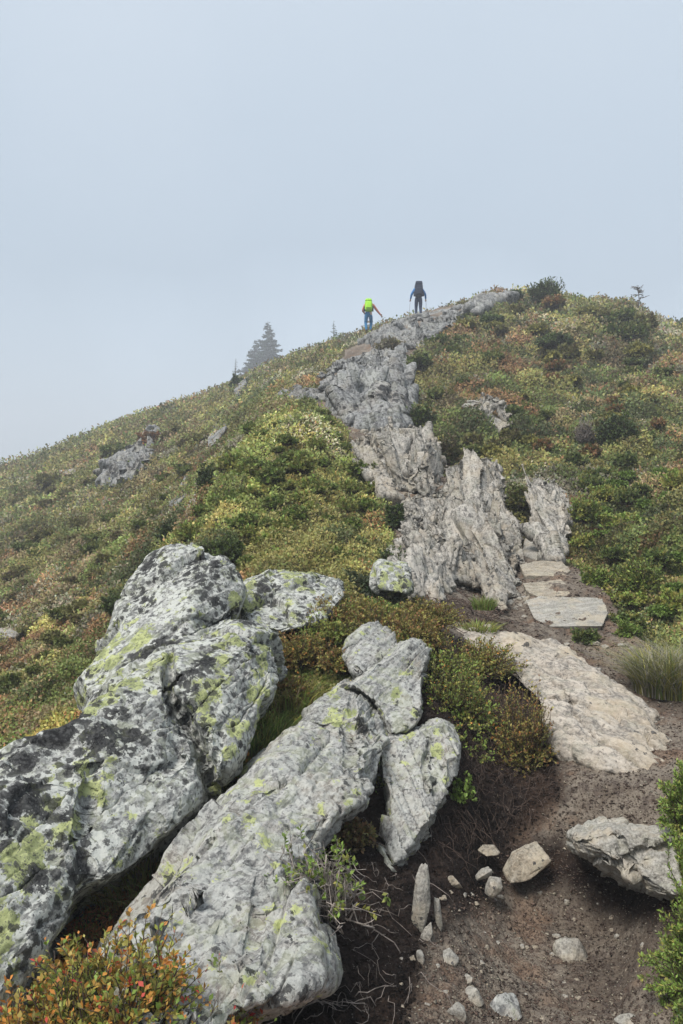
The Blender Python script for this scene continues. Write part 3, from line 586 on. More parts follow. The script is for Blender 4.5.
# outcrops up the gully: bladed, upright rock
up = (-.22, .9, .40)
OC = [
 ('tall bladed grey outcrop left of the stone steps, above the gnarled roots', [(440,540),(442,500),(452,470),(462,460),(490,458),(503,466),(500,480),(505,500),(512,520),(516,545),(521,575),(512,608),(502,575),(490,560),(470,556),(450,560)], .45, .26, .12, 'outcrop', .55),
 ('gnarled low outcrop with folded strata just above the lime block', [(395,548),(400,538),(420,530),(440,528),(470,540),(490,552),(505,575),(508,600),(502,612),(488,590),(470,585),(452,580),(440,600),(430,602),(415,590),(396,580)], .35, .2, .10, 'outcrop', .35),
 ('pale outcrop pillar right of the dark cleft above the steps', [(530,480),(538,474),(552,478),(567,490),(572,515),(568,535),(560,558),(545,560),(538,545),(534,520)], .4, .2, .10, 'outcrop', .4),
 ('mid gully outcrop of grey upright blades where the trail narrows', [(362,452),(366,436),(384,426),(402,423),(418,420),(432,432),(436,455),(438,478),(440,496),(430,500),(418,492),(404,484),(392,480),(380,468)], .7, .34, .17, 'outcrop', .9),
 ('steep upper gully outcrop streaked grey just below the crest', [(314,402),(324,390),(345,378),(354,362),(374,350),(394,340),(414,336),(412,352),(403,372),(401,395),(402,422),(398,432),(380,430),(362,434),(350,426),(336,410)], .8, .5, .25, 'outfar', 1.5),
 ('dark low outcrop at the left shoulder of the upper gully', [(322,378),(330,366),(350,360),(372,352),(378,362),(360,378),(342,384),(328,388)], .8, .5, .2, 'outfar', 1.),
 ('long crest outcrop under the two hikers', [(366,344),(374,334),(390,324),(402,318),(415,316),(432,315),(445,312),(468,308),(470,316),(450,326),(432,338),(414,350),(395,346),(380,348)], .9, .7, .28, 'outfar', 1.4),
 ('summit outcrop left of the round pine bush', [(466,310),(478,300),(498,293),(514,292),(520,297),(505,301),(490,306),(476,314)], .8, .7, .22, 'outfar', 1.),
 ('pair of white rocks showing through heath on the right hill', [(470,408),(480,394),(492,391),(508,400),(506,414),(500,426),(488,430),(484,416)], .5, .4, .2, 'outcrop', .6),
 ('low broken ledge crossing the trail between the two middle outcrops', [(404,500),(420,496),(440,502),(452,520),(448,545),(430,548),(410,540),(402,522)], .3, .2, .08, 'outcrop', .35),
 ('low broken ledge on the left side of the gully beside the green mound', [(352,436),(368,438),(376,456),(388,478),(398,494),(388,500),(372,480),(358,458)], .3, .2, .08, 'outcrop', .35),
 ('small grey outcrop at the left rim of the upper gully', [(278,392),(284,384),(300,388),(316,390),(318,400),(300,402),(284,400)], .4, .35, .1, 'outfar', .6),
 ('broad grey outcrop on the far left slope below the red patch', [(96,486),(108,466),(122,452),(140,446),(146,432),(160,428),(158,440),(146,456),(136,476),(118,484)], 1.2, .9, .35, 'outfar', 2.),
 ('leaning grey slab on the left slope above the dark shrub', [(206,446),(210,432),(222,420),(228,424),(224,434),(212,448)], .7, .8, .15, 'outfar', 1.),
 ('narrow pale slab below the dark shrub at the mound edge', [(184,522),(188,505),(196,492),(203,500),(200,515),(192,524)], .4, .5, .08, 'outcrop', .6),
 ('thin grey slab on the left slope beside the dark shrub', [(170,506),(176,492),(188,474),(192,482),(186,498),(176,508)], .5, .5, .1, 'outfar', .8),
 ('leaning slab on the left skyline beside the low pine', [(232,397),(240,384),(252,368),(256,374),(248,390),(238,400)], .9, .8, .2, 'outfar', 1.2),
 ('flat pale rock patch at the left picture edge', [(-12,640),(-4,632),(10,630),(20,634),(14,641),(-2,645)], .9, .5, .05, 'outcrop', .5),
 ('small white rock low on the far left slope', [(62,473),(70,468),(78,470),(72,475)], .4, .5, .1, 'outcrop', 1.),
]
def SH(poly, b, mt):
    A = .5*abs(sum(poly[i][0]*poly[(i+1) % len(poly)][1]-poly[(i+1) % len(poly)][0]*poly[i][1] for i in range(len(poly))))
    if A < 450: return None
    return (int(A/22)+4, b*.62, b*2.1, -.15)
for i, (lb, poly, T, bs_, ba, mt, R_) in enumerate(OC):
    rock('rock_outcrop', lb, 'outcrop', poly, T=T, TB=T*1.6, R=14 if T < .6 else 12, p=2, mat=mt, amp=.03, big=.05, blades=(up, bs_*.8, ba*.3, .3, .2), off=.1*T, roundp=1, vox=.9, shard=SH(poly, bs_, mt), seed=100+i*7)
rock('rock', 'pale triangular shard standing in the cleft above the steps', 'rock', [(521,556),(526,540),(532,530),(538,542),(544,560),(534,562)], T=.15, R=7, mat='stone', amp=.02, big=.03, vox=.8)
rock('rock', 'smooth pale wedge leaning below the gnarled outcrop', 'rock', [(448,618),(446,604),(452,598),(462,608),(470,618),(458,622)], T=.14, R=7, mat='stone', amp=.015, big=.03, vox=.8)


# ---------------------------------------------------------------- flat step stones and loose stones
def stone_mesh(sx_, sy_, sz_, seed, sub=3, flat=.0, nz=.12):
    r0 = np.random.default_rng(seed); bm = bmesh.new()
    pts = nrm(r0.normal(size=(16, 3)))*r0.uniform(.8, 1.1, (16, 1))
    for q in pts: bm.verts.new(q)
    bmesh.ops.convex_hull(bm, input=bm.verts[:]); 
    for v in [v for v in bm.verts if not v.link_faces]: bm.verts.remove(v)
    bmesh.ops.triangulate(bm, faces=bm.faces[:])
    for k in range(sub): bmesh.ops.subdivide_edges(bm, edges=bm.edges[:], cuts=1, use_grid_fill=True, smooth=.06 if k == 0 else 0.)
    bmesh.ops.smooth_vert(bm, verts=bm.verts[:], factor=.25, use_axis_x=True, use_axis_y=True, use_axis_z=True)
    me = bpy.data.meshes.new('stone'); bm.to_mesh(me); bm.free()
    V = getv(me); N_ = nrm(V); V = V+N_*(nz*fbm(V*2.2, 4, seed, .6))[:, None]; V *= np.array([sx_, sy_, sz_])/2; setv(me, V)
    me.polygons.foreach_set('use_smooth', np.ones(len(me.polygons), bool)); addattr(me, 'yel', np.zeros(len(V))); addattr(me, 'blk', np.zeros(len(V))); return me
def slab(name, label, poly, Yn, Yf, thick, mat='stone', rise=.0):
    """flat stone: outline in the picture laid on a gently tilted plane from near depth Yn to far depth Yf"""
    ymx, ymn = max(q[1] for q in poly), min(q[1] for q in poly)
    bd = dens([(x+random.uniform(-2, 2), y+random.uniform(-1, 1)) for x, y in poly], 2); V = []
    for (x, y) in bd: V.append(at(x, y, 1/(1/Yf+(1/Yn-1/Yf)*(y-ymn)/(ymx-ymn))))
    V = np.array(V); n_ = len(V); c = V.mean(0); Vb = V.copy(); Vb[:, 2] -= thick; Vb[:, :2] = c[:2]+(Vb[:, :2]-c[:2])*.93
    F_ = [tuple(range(n_)), tuple(range(2*n_-1, n_-1, -1))]+[(i, i+n_, (i+1) % n_+n_, (i+1) % n_) for i in range(n_)]
    me = voxel(np.concatenate([V, Vb]), F_, .0095); P = getv(me); N_ = getn(me)
    P = P+N_*(.014*fbm(P*7, 4, 5, .6)-.01*np.abs(fbm(P*np.array([4, 16, 16]), 3, 8)))[:, None]; setv(me, P)
    me.polygons.foreach_set('use_smooth', np.ones(len(me.polygons), bool)); addattr(me, 'yel', np.zeros(len(P))); addattr(me, 'blk', np.zeros(len(P)))
    c[2] = P[:, 2].min(); me.transform(Matrix.Translation(-Vector(c))); o = link(name, me, M[mat], label=label, category='step stone'); o.location = c
slab('step_stone', 'largest and lowest flat grey stone of the trail steps', [(526,601),(539,596),(603,598),(611,612),(604,626),(550,627),(534,617)], hit(570,627)*.985, hit(570,597)*.985, .05)
slab('step_stone', 'middle flat stone of the three trail steps', [(524,583),(560,578),(575,588),(566,596),(538,597),(528,592)], hit(550,597)*.98, hit(550,580)*.98, .09, 'brownstone')
slab('step_stone', 'highest flat stone of the steps with a dark shaded riser', [(520,564),(536,560),(562,561),(571,571),(564,577),(524,575)], hit(545,575)*.975, hit(545,561)*.975, .12, 'brownstone')

def stone(px, py, w, h, label, mat='stone', seed=0, rot=0, group=None, name='stone', Y=None, ymin=0):
    Y = Y or hitf(px, py, ymin) or 6; g = at(px, py, Y); s = Y/F
    o = link(name, stone_mesh(w*s, w*s*.8, h*s*1.15, seed), M[mat], label=label, category='stone', group=group)
    o.location = g; o.rotation_euler = (random.uniform(-.25, .25), math.radians(rot), random.uniform(-.5, .5)); return o
stone(421, 905, 20, 84, 'upright pale splinter of rock standing in the black peat bank', 'stone', 71, 4, Y=3.12)
stone(438, 915, 9, 34, 'small shard beside the upright splinter in the peat', 'stone', 72, -6, Y=3.15)
stone(426, 940, 16, 40, 'stubby pale shard leaning against the foot of the upright splinter', 'stone', 73, 12, Y=3.08)
stone(572, 957, 44, 34, 'loose grey angular stone lying alone on the pit floor', seed=3, rot=38)
stone(525, 862, 58, 22, 'ochre flat stone jutting from the pit wall, widest of the cluster', 'brownstone', 4, -22, Y=3.85)
stone(490, 850, 24, 9, 'small ochre stone above the widest jutting stone', 'brownstone', 5, -5, Y=3.9)
stone(484, 875, 24, 9, 'thin pale stone left of the widest jutting stone', 'stone', 6, -30, Y=3.75)
stone(457, 882, 22, 14, 'rounded pale stone left of the thin one in the peat', 'brownstone', 7, 20, Y=3.6)
stone(494, 887, 26, 18, 'blocky stone beneath the widest jutting stone', 'stone', 8, -50, Y=3.7)
stone(567, 902, 16, 5, 'small flat blue grey stone in the shade of the overhang', 'stone', 9, 8)
stone(500, 1012, 52, 34, 'large pale stone with green stain at the bottom edge', 'slabrock', 10, 0)
stone(472, 998, 30, 22, 'rounded pale stone left of the large bottom stone', 'stone', 11, -20)
stone(448, 958, 26, 14, 'pale wedge stone above the bottom stones', 'stone', 12, 30)
stone(420, 960, 12, 22, 'small upright stone under the upright splinter', 'stone', 13, 0)
stone(455, 1015, 24, 20, 'blue grey stone at the bottom edge left of the large pale stone', 'stone', 14, 30)
stone(626, 1021, 26, 10, 'pale stone cut by the bottom edge in the pit', 'stone', 15, 0)
stone(467, 980, 14, 9, 'small cream stone above the rounded pale stone', 'stone', 16, 0)
stone(607, 838, 8, 5, 'little pebble on the trail edge by the overhang', 'stone', 17, 0)
stone(524, 617, 8, 5, 'small white stone left of the lowest step', 'stone', 18, 0)
for i, (x, y, w) in enumerate([(553,642,13),(566,645,9),(580,643,11),(594,644,15),(605,647,10),(622,646,15),(634,648,8)]):
    stone(x, y, w, 5, 'small pale stone in the row edging the trail below the steps', 'stone', 30+i, 0, group='row of pale edging stones below the steps')
for i in range(210):       # rubble of the gully
    t = random.random(); k_ = t*5; pts_ = [(545,612),(470,585),(425,520),(392,480),(372,440),(365,412)]; j = min(4, int(k_)); f = k_-j
    x = pts_[j][0]*(1-f)+pts_[j+1][0]*f+random.gauss(0, 9); y = pts_[j][1]*(1-f)+pts_[j+1][1]*f+random.gauss(0, 6)
    w = random.uniform(3.5, 7)+5*random.random()**3; stone(x, y, w, w*.65, 'pale rubble stone lying in the rocky gully', random.choice(['stone','brownstone','stone']), 200+i, random.uniform(-30, 30), group='rubble stones in the gully')
for i in range(60):       # pebbles of the pit floor
    x = random.uniform(400, 660); y = random.uniform(890, 1022)
    if x < 440 and y < 950: continue
    w = random.uniform(3, 9); stone(x, y, w, w*.6, 'tiny pebble on the pit floor among the dirt', random.choice(['stone','brownstone']), 400+i, 0, group='pebbles on the pit floor', name='pebble')
for i in range(26):
    x = random.uniform(560, 683); y = random.uniform(655, 720)+ (x-560)*.1
    w = random.uniform(3, 6); stone(x, y, w, w*.5, 'tiny pebble on the dirt trail right of the bedrock hump', 'stone', 500+i, 0, group='pebbles on the upper trail', name='pebble')

def crumbs(name, label, n_, key, smin, smax, mat):
    w_ = np.where((kind == key) & (RR[:-1, :-1] < 16) & (RR[:-1, :-1] > 1.8) & (np.abs(PH[:-1, :-1]) < .5), np.clip(-e1, 0, 40)+.3, 0); w_ = w_/w_.sum()
    ch = np.clip(np.searchsorted(np.cumsum(w_.ravel()), rng.random(n_)), 0, w_.size-1); i, j = np.unravel_index(ch, w_.shape)
    a, b = rng.random((2, n_, 1)); Q = Pw[i, j]*(1-a)*(1-b)+Pw[i+1, j]*a*(1-b)+Pw[i, j+1]*(1-a)*b+Pw[i+1, j+1]*a*b
    t = np.array([(1,1,1),(1,-1,-1),(-1,1,-1),(-1,-1,1),(1.2,0,0),(0,-1.2,.2)])*.6; s_ = (smin*(smax/smin)**(rng.random(n_)**2.2))*np.clip(Q[:, 1]/4, .8, 2.2)
    V = t[None]*(1+.5*rng.normal(size=(n_, 6, 3)))*s_[:, None, None]*np.array([1, 1, .6])+Q[:, None]+np.array([0, 0, .002])
    f = np.array([(0,4,1),(0,2,4),(1,4,5),(2,0,3),(3,0,1),(3,5,2),(5,4,2),(1,5,3)]); Fc = (f[None]+6*np.arange(n_)[:, None, None]).reshape(-1, 3)
    link(name, mesh_np(name, V.reshape(-1, 3), Fc, False, {'yel': np.zeros(n_*6), 'blk': np.zeros(n_*6)}), M[mat], kind='stuff', label=label, category='gravel')
crumbs('trail_gravel', 'fine pale gravel and grit strewn over the dirt trail', 4500, 1, .003, .012, 'brownstone')
crumbs('dirt_crumbs', 'dark dirt crumbs strewn over the dirt trail', 20000, 1, .003, .012, 'crumb')
crumbs('peat_crumbs', 'dark crumbs and litter over the black soil', 14000, 2, .003, .014, 'peat')

# ---------------------------------------------------------------- shrubs and plants
def palmix(names_, n_): 
    k = list(names_); w = np.array([names_[q] for q in k], float); w /= w.sum()
    return np.array([PAL[q] for q in k])[rng.choice(len(k), n_, p=w)]
def shrub(name, label, cat, base, rx, ry, h, shoots, lv, Ls, Lw, pal, tip=None, t0=.35, stemr=.003, mat='leaf', twig='twig', lean=(0, 0, 0), shell=.55, spread=.35, up_=.3, group=None, tipd=.25, stems=True, bare=0, wob=.12):
    base = np.array(base, float); n_ = shoots
    a = rng.uniform(0, 2*np.pi, n_); rad = np.sqrt(rng.random(n_)); el = rng.random(n_)
    root = np.stack([rx*spread*rad*np.cos(a), ry*spread*rad*np.sin(a), np.zeros(n_)-.03], -1)
    q = shell+(1-shell)*rng.random(n_)
    cz = np.clip(rng.beta(1.4, 1.1, n_), .05, 1); cr = np.sqrt(1-cz**2*.95)
    a2 = a+rng.normal(0, .35, n_)
    tipP = np.stack([rx*q*cr*np.cos(a2), ry*q*cr*np.sin(a2), h*q*cz], -1)+np.array(lean)*q[:, None]
    tipP *= 1+(.2 if base[1] < 7 else .38)*noise(tipP*3/max(rx, .2)+5, hash_(label) % 99)[:, None]
    K = 6; t = np.linspace(0, 1, K)[None, :, None]; mid = root*.5+tipP*.5+np.array([0, 0, .18*h])+rng.normal(0, wob*.6, (n_, 3))*min(rx, h)
    PL = (1-t)**2*root[:, None]+2*t*(1-t)*mid[:, None]+t*t*tipP[:, None]
    PL[:, 1:-1] += rng.normal(0, wob*.25, (n_, K-2, 3))*min(rx, h)
    R_ = stemr*(1-.75*np.linspace(0, 1, K))[None]*rng.uniform(.6, 1.5, (n_, 1))
    e = empty(name, base, label, cat, group)
    if stems: link('stems', tubes('stems', PL, R_, 4), M[twig], e)
    nl_ = n_-int(n_*bare); tt = t0+(1-t0)*rng.random((nl_, lv))**.8; i = np.clip((tt*(K-1)).astype(int), 0, K-2); f = tt*(K-1)-i
    ar = np.arange(nl_)[:, None]; p0 = PL[ar, i]; p1 = PL[ar, i+1]; Pp = (p0+(p1-p0)*f[..., None]).reshape(-1, 3); T_ = nrm(p1-p0).reshape(-1, 3)
    m = len(Pp); rv_ = rng.normal(size=(m, 3)); side = nrm(np.cross(T_, rv_)); D_ = nrm(T_*.6+side*.9+np.array([0, 0, up_]))
    N_ = nrm(rng.normal(size=(m, 3))*.5+np.array([0, 0, 1.])+.4*T_)
    c0 = np.repeat(palmix(pal, nl_), lv, 0)*.6+.4*palmix(pal, m)
    if tip: w_ = (np.clip((tt.ravel()-1+tipd)/tipd, 0, 1)*(rng.random(m) < .8))[:, None]; c0 = c0*(1-w_)+palmix(tip, m)*w_
    c0 = np.clip(c0*rng.uniform(.7, 1.35, (m, 1)), .01, .9)
    s_ = rng.uniform(.6, 1.3, m)
    link('foliage', leaves('foliage', Pp, D_, N_, Ls*s_, Lw*s_, c0), M[mat], e)
    return e
PA = {'g': .2, 'lg': .25, 'ye': .3, 'or': .3, 'ru': .1}
shrub('bilberry_bush', 'orange and yellow bilberry bush in the bottom left corner before the boulders', 'bush', at(115, 1068, 2.05)-np.array([0, 0, .0]), .31, .25, .40, 560, 22, .019, .0105, {'ye': .5, 'or': .16, 'lg': .4, 'ru': .04}, {'or': .45, 'ye': .45, 'lg': .1, 'rd': .1}, t0=.3, lean=(0, 0, 0))
shrub('bilberry_bush', 'yellow bilberry shoots at the very left of the bottom corner', 'bush', at(38, 1085, 2.0), .18, .16, .30, 200, 20, .018, .0105, {'ye': .4, 'or': .3, 'lg': .2}, {'or': .6, 'ye': .3}, t0=.3)
shrub('bilberry_bush', 'low bilberry with crimson berries and bare twigs right of the orange bush', 'bush', at(210, 1060, 2.15), .2, .18, .26, 120, 9, .02, .011, {'lg': .4, 'ye': .2, 'rd': .3, 'br': .2}, {'rd': .6, 'lg': .3}, t0=.4, bare=.3, twig='greytwig')
shrub('twiggy_bush', 'bare grey twigs with a few green leaf tips against the pale slab', 'bush', at(325, 905, 2.85), .27, .2, .36, 170, 10, .021, .012, {'lg': .5, 'g': .3, 'ye': .2}, None, t0=.8, bare=.5, twig='paletwig', stemr=.003, wob=.35, lean=(-.05, -.12, .0), shell=.3)
shrub('bilberry_plant', 'green and red plant in the foot of the crack between boulder and slab', 'plant', at(232, 775, 4.0), .14, .12, .16, 70, 14, .022, .013, {'g': .4, 'lg': .3, 'ru': .2, 'ye': .2}, {'or': .4, 'lg': .4})
H1 = {'g': .3, 'ye': .2, 'lg': .3, 'ol': .3}; H2 = {'ye': .25, 'ol': .3, 'ru': .25, 'g': .25}
shrub('heath_bush', 'green and yellow heath bush hanging over the black soil right of the wedged slab', 'bush', at(447, 735, 4.85), .34, .32, .52, 800, 18, .018, .0105, H1, {'ye': .3, 'or': .1, 'lg': .4}, lean=(0, -.1, 0))
shrub('heath_bush', 'pale green heath bush at the near end of the mound above the rock tongue', 'bush', at(462, 765, 4.6), .2, .2, .24, 300, 18, .017, .010, H1, {'ye': .2, 'lg': .5}, lean=(0, -.1, 0))
shrub('heath_bush', 'reddish brown and yellow heath bush on the rim above the dirt pit', 'bush', at(522, 788, 4.6), .23, .26, .66, 850, 18, .018, .0095, H2, {'ru': .25, 'ye': .5, 'or': .1}, lean=(0, -.05, 0))
shrub('heath_bush', 'dry straw brown heath tuft on the lip of the pit below the reddish bush', 'bush', at(500, 815, 4.45), .28, .16, .3, 420, 12, .02, .005, {'br': .4, 'gy': .4, 'ru': .1, 'ol': .3}, None, lean=(0, -.1, -.05), bare=.15, twig='greytwig')
shrub('heath_bush', 'yellow heath bush on the mound crest next to the bedrock hump', 'bush', at(474, 676, 5.6), .42, .3, .3, 560, 16, .019, .0105, H2, {'ye': .5, 'lg': .3, 'or': .1})
shrub('heath_bush', 'brown twiggy heath in the hollow between the green and reddish bushes', 'bush', at(488, 720, 5.0), .22, .2, .22, 260, 8, .016, .006, {'br': .6, 'ru': .2, 'ol': .2}, None, bare=.4)
for (x, y, Y, rx, h, pal, tip, lb) in [
  (300, 665, 5.3, .3, .34, H2, {'ru': .35, 'ye': .4, 'or': .1}, 'rust and olive heath bush right of the split boulder, above the grass'),
  (330, 650, 5.5, .28, .36, H1, {'ye': .5, 'lg': .3}, 'yellow green heath bush left of the small grey rock at the slab tip'),
  (412, 648, 5.35, .3, .32, H2, {'ru': .4, 'ye': .4}, 'rust tinted heath bush directly behind the wedged slab block'),
  (440, 690, 5.1, .32, .42, H1, {'ye': .4, 'lg': .4}, 'yellow green heath bush right of the wedged slab block'),
  (290, 655, 5.6, .28, .26, H2, {'ru': .5, 'or': .1, 'ye': .3}, 'rustiest heath bush in front of the low lime boulder'),
  (365, 618, 6.0, .36, .2, H1, {'ye': .5, 'lg': .3}, 'yellow green heath bush in front of the lime block'),
  (278, 700, 4.95, .26, .24, H2, {'ru': .45, 'ye': .4}, 'rust and straw heath bush beside the right edge of the split boulder'),
  (258, 735, 4.6, .2, .2, H1, {'ye': .3, 'lg': .4, 'ru': .2}, 'low green heath bush between the split boulder and the diagonal slab'),
  (318, 632, 5.75, .3, .24, H2, {'ru': .45, 'ye': .4, 'or': .1}, 'rusty heath bush against the right end of the low lime boulder'),
  (345, 668, 5.05, .2, .2, H2, {'ru': .4, 'ye': .4}, 'rusty heath bush touching the left side of the small grey rock at the slab tip'),
  (425, 625, 5.9, .36, .26, H2, {'ye': .5, 'ru': .3}, 'yellow and rust heath bush below the lime block'),
  (402, 655, 5.2, .2, .2, H1, {'ye': .5, 'ru': .2}, 'small yellow heath bush over the top edge of the wedged slab block'),
  (350, 840, 3.55, .14, .16, {'br': .5, 'ol': .3, 'ru': .2}, None, 'brown heath fringe on the soil between the slab and the rock tongue')]:
    shrub('heath_bush', lb, 'bush', at(x, y, Y), rx, rx*.8, h*.8, int(900*rx+120), 18, .0185, .0105, pal, tip, lean=(0, -.06, 0))
shrub('heath_bush', 'olive heath bush on top of the mound behind the wedged slab', 'bush', at(385, 640, 5.6), .45, .3, .26, 460, 16, .02, .012, {'ye': .25, 'ol': .3, 'g': .25, 'ru': .25}, {'ru': .3, 'ye': .4})
shrub('heath_bush', 'brightest yellow green bilberry bush above the low lime boulder', 'bush', at(345, 630, 5.8), .42, .3, .28, 520, 16, .02, .012, {'ye': .3, 'ol': .3, 'g': .25, 'ru': .2}, {'ru': .35, 'ye': .4})
shrub('bilberry_plant', 'small bright green plant under the tongue of pale rock', 'plant', at(462, 800, 4.1), .09, .08, .14, 40, 12, .024, .015, {'lg': .6, 'g': .4})
shrub('bilberry_plant', 'small plant growing in the gap between slab and tongue', 'plant', at(372, 800, 4.0), .1, .08, .24, 60, 12, .019, .01, {'lg': .4, 'ol': .4, 'ye': .2})
JP = {'lg': .5, 'g': .35, 'ye': .12}
shrub('juniper_bush', 'tall bright green juniper at the lower right edge beside the pit', 'bush', at(746, 1045, 2.75), .36, .32, .9, 1500, 90, .017, .0055, JP, {'lg': .7, 'ye': .3}, t0=.45, mat='needle', stemr=.003, spread=.5, shell=.6)
shrub('juniper_bush', 'small green juniper at the right edge above the overhanging rock', 'bush', at(712, 850, 3.3), .22, .2, .46, 520, 70, .018, .0055, JP, {'lg': .7, 'ye': .3}, t0=.45, mat='needle', spread=.5)
def grass(name, label, base, n_, R_, h, cols, cat='grass tuft', bend=.5):
    a = rng.uniform(0, 2*np.pi, n_); r = R_*np.sqrt(rng.random(n_)); P0 = np.stack([r*np.cos(a), r*np.sin(a), -.02+0*r], -1); hh = h*rng.uniform(.5, 1.1, n_)
    b = rng.uniform(0, 2*np.pi, n_); o_ = np.stack([np.cos(b), np.sin(b), 0*b], -1)*(hh*bend*rng.random(n_))[:, None]+P0*.5
    ks = np.linspace(0, 1, 5); PL = np.stack([P0+o_*k_**2+np.stack([0*a, 0*a, hh*(k_-.3*bend*k_**2)], -1) for k_ in ks], 1)
    w = .0028*(1-ks**2)[None]*rng.uniform(.7, 1.4, (n_, 1))+.0004; sd = np.stack([-np.sin(b), np.cos(b), 0*b], -1)
    V = np.stack([PL-sd[:, None]*w[..., None], PL+sd[:, None]*w[..., None]], 2).reshape(-1, 3); idx_ = np.arange(n_*10).reshape(n_, 5, 2)
    f = np.stack([idx_[:, :-1, 0], idx_[:, :-1, 1], idx_[:, 1:, 1], idx_[:, 1:, 0]], -1).reshape(-1, 4)
    cc = np.repeat(palmix(cols, n_)*rng.uniform(.7, 1.4, (n_, 1)), 10, 0)
    o = link(name, mesh_np(name, V, f, True, {'col': cc}), M['leaf'], label=label, category=cat); o.location = base
grass('grass_tuft', 'large straw topped grass tuft at the right edge beside the trail', at(670, 690, 5.9), 2600, .27, .46, {'ol': .4, 'g': .15, 'gy': .5, 'ye': .2}, bend=1.)
grass('grass_tuft', 'second straw grass tuft cut by the right edge of the picture', at(704, 692, 6.1), 1800, .26, .52, {'ol': .4, 'g': .2, 'gy': .5, 'ye': .15}, bend=1.)
grass('grass_tuft', 'green grass between the split boulder and the diagonal slab', at(255, 750, 4.35), 900, .22, .3, {'lg': .4, 'g': .4, 'ye': .15, 'ol': .2}, bend=.8)
grass('grass_tuft', 'yellowed grass beside the low lime boulder', at(290, 700, 4.9), 900, .25, .22, {'lg': .2, 'ol': .4, 'ye': .3, 'br': .3}, bend=.9)
grass('grass_tuft', 'mossy grass in the dark gap under the split boulder', at(150, 880, 3.3), 700, .25, .14, {'g': .4, 'ol': .4, 'br': .3}, bend=.8)
grass('grass_tuft', 'small green tuft at the foot of the gnarled outcrop', at(484, 607, 6.9), 400, .1, .14, {'lg': .3, 'ol': .4, 'g': .4})
grass('grass_tuft', 'pale green cushion below the smooth pale wedge', at(478, 628, 6.4), 500, .16, .09, {'lg': .3, 'ol': .5, 'ye': .2})
# individual dwarf shrubs on the slopes
DS = [(545, 300, 38, 21, 'round dwarf pine bush standing on the summit', 'dwarf_pine', {'g': .5, 'dg': .5}),
 (515, 297, 16, 7, 'flat dark shrub on the summit left of the round pine', 'dwarf_shrub', {'dg': .7, 'g': .3}),
 (492, 322, 30, 7, 'low green pine mat below the summit outcrop', 'dwarf_shrub', {'dg': .4, 'g': .6}),
 (205, 500, 20, 38, 'upright dark green shrub at the left rim of the mound', 'dwarf_shrub', {'dg': .9, 'g': .2}),
 (237, 388, 14, 13, 'small dark pine on the left skyline beside the leaning slab', 'dwarf_pine', {'dg': .8, 'g': .2}),
 (390, 350, 30, 12, 'brown grey shrub under the crest outcrop', 'dwarf_shrub', {'br': .5, 'ol': .3, 'gy': .3}),
 (618, 440, 44, 26, 'dark green shrub patch midway up the right slope', 'dwarf_shrub', {'dg': .7, 'g': .4}),
 (420, 430, 36, 26, 'dark shrub above the mid gully outcrop', 'dwarf_shrub', {'dg': .6, 'g': .3, 'ol': .2}),
 (450, 462, 22, 24, 'grey brown shrub left above the tall bladed outcrop', 'dwarf_shrub', {'br': .4, 'dg': .4, 'ol': .2}),
 (600, 325, 30, 8, 'dark shrub just below the crest under the dead tree', 'dwarf_shrub', {'dg': .7, 'g': .4}),
 (555, 345, 46, 10, 'wide dark shrub high on the right hill', 'dwarf_shrub', {'dg': .6, 'g': .4}),
 (585, 440, 26, 22, 'leafless grey shrub in the middle of the right slope', 'bare_shrub', {'gy': .9, 'br': .3}),
 (150, 444, 26, 12, 'rust red shrub above the broad outcrop on the left slope', 'dwarf_shrub', {'ru': .6, 'br': .4}),
 (395, 575, 40, 26, 'dark green alpine rose just above the lime block', 'dwarf_shrub', {'dg': .5, 'g': .5}),
 (520, 505, 34, 22, 'olive shrub growing over the dark cleft', 'dwarf_shrub', {'ol': .5, 'g': .3, 'br': .2}),
 (150, 575, 26, 22, 'dark shrub left of the rounded back boulder', 'dwarf_shrub', {'dg': .7, 'g': .3}),
 (115, 612, 30, 20, 'dark green shrub lower down left of the back boulder', 'dwarf_shrub', {'dg': .5, 'g': .5}),
 (170, 540, 30, 20, 'dark shrub in the crease above the rounded back boulder', 'dwarf_shrub', {'dg': .7, 'g': .3}),
 (628, 636, 30, 16, 'green shrub between the steps and the straw grass', 'dwarf_shrub', {'g': .5, 'lg': .4, 'ye': .1}),
 (585, 640, 34, 11, 'low shrub at the foot of the lowest step', 'dwarf_shrub', {'g': .5, 'dg': .3, 'ol': .2}),
 (595, 585, 36, 20, 'yellow green shrub right of the highest step', 'dwarf_shrub', {'g': .4, 'lg': .3, 'ye': .2}),
 (640, 590, 50, 30, 'bright yellow green shrub on the bank right of the lowest step', 'dwarf_shrub', {'g': .4, 'lg': .3, 'ye': .3}),
 (585, 520, 44, 24, 'yellow shrub beside the pale outcrop pillar', 'dwarf_shrub', {'g': .3, 'lg': .3, 'ye': .4}),
 (225, 560, 50, 26, 'dark green shrub directly behind the rounded back boulder', 'dwarf_shrub', {'dg': .5, 'g': .5}),
 (395, 525, 22, 24, 'dark shrub on the mound rim beside the gully trail', 'dwarf_shrub', {'dg': .6, 'g': .4})]
for (x, y, w, h, lb, nm, pal) in DS:
    Y = hit(x, y) or 36; Y *= .955 if lb.startswith('brown grey') else .99; s = Y/F; b = at(x, y, Y); b[2] -= .05*h*s
    ls = float(np.clip(3.0*s, .018, .2)); bare = .92 if nm == 'bare_shrub' else 0
    shrub(nm, lb, 'shrub', b, w*s/2, w*s/2*.8, h*s*1.05, int(60+w*h*.35), 16, ls, ls*(.35 if 'pine' in nm else .55), pal, None, t0=.25, stemr=.0016*Y*.35 if not bare else .0006*Y, mat='needle' if 'pine' in nm else 'leaf', bare=bare, twig='greytwig' if bare else 'twig', wob=.3 if bare else .12)

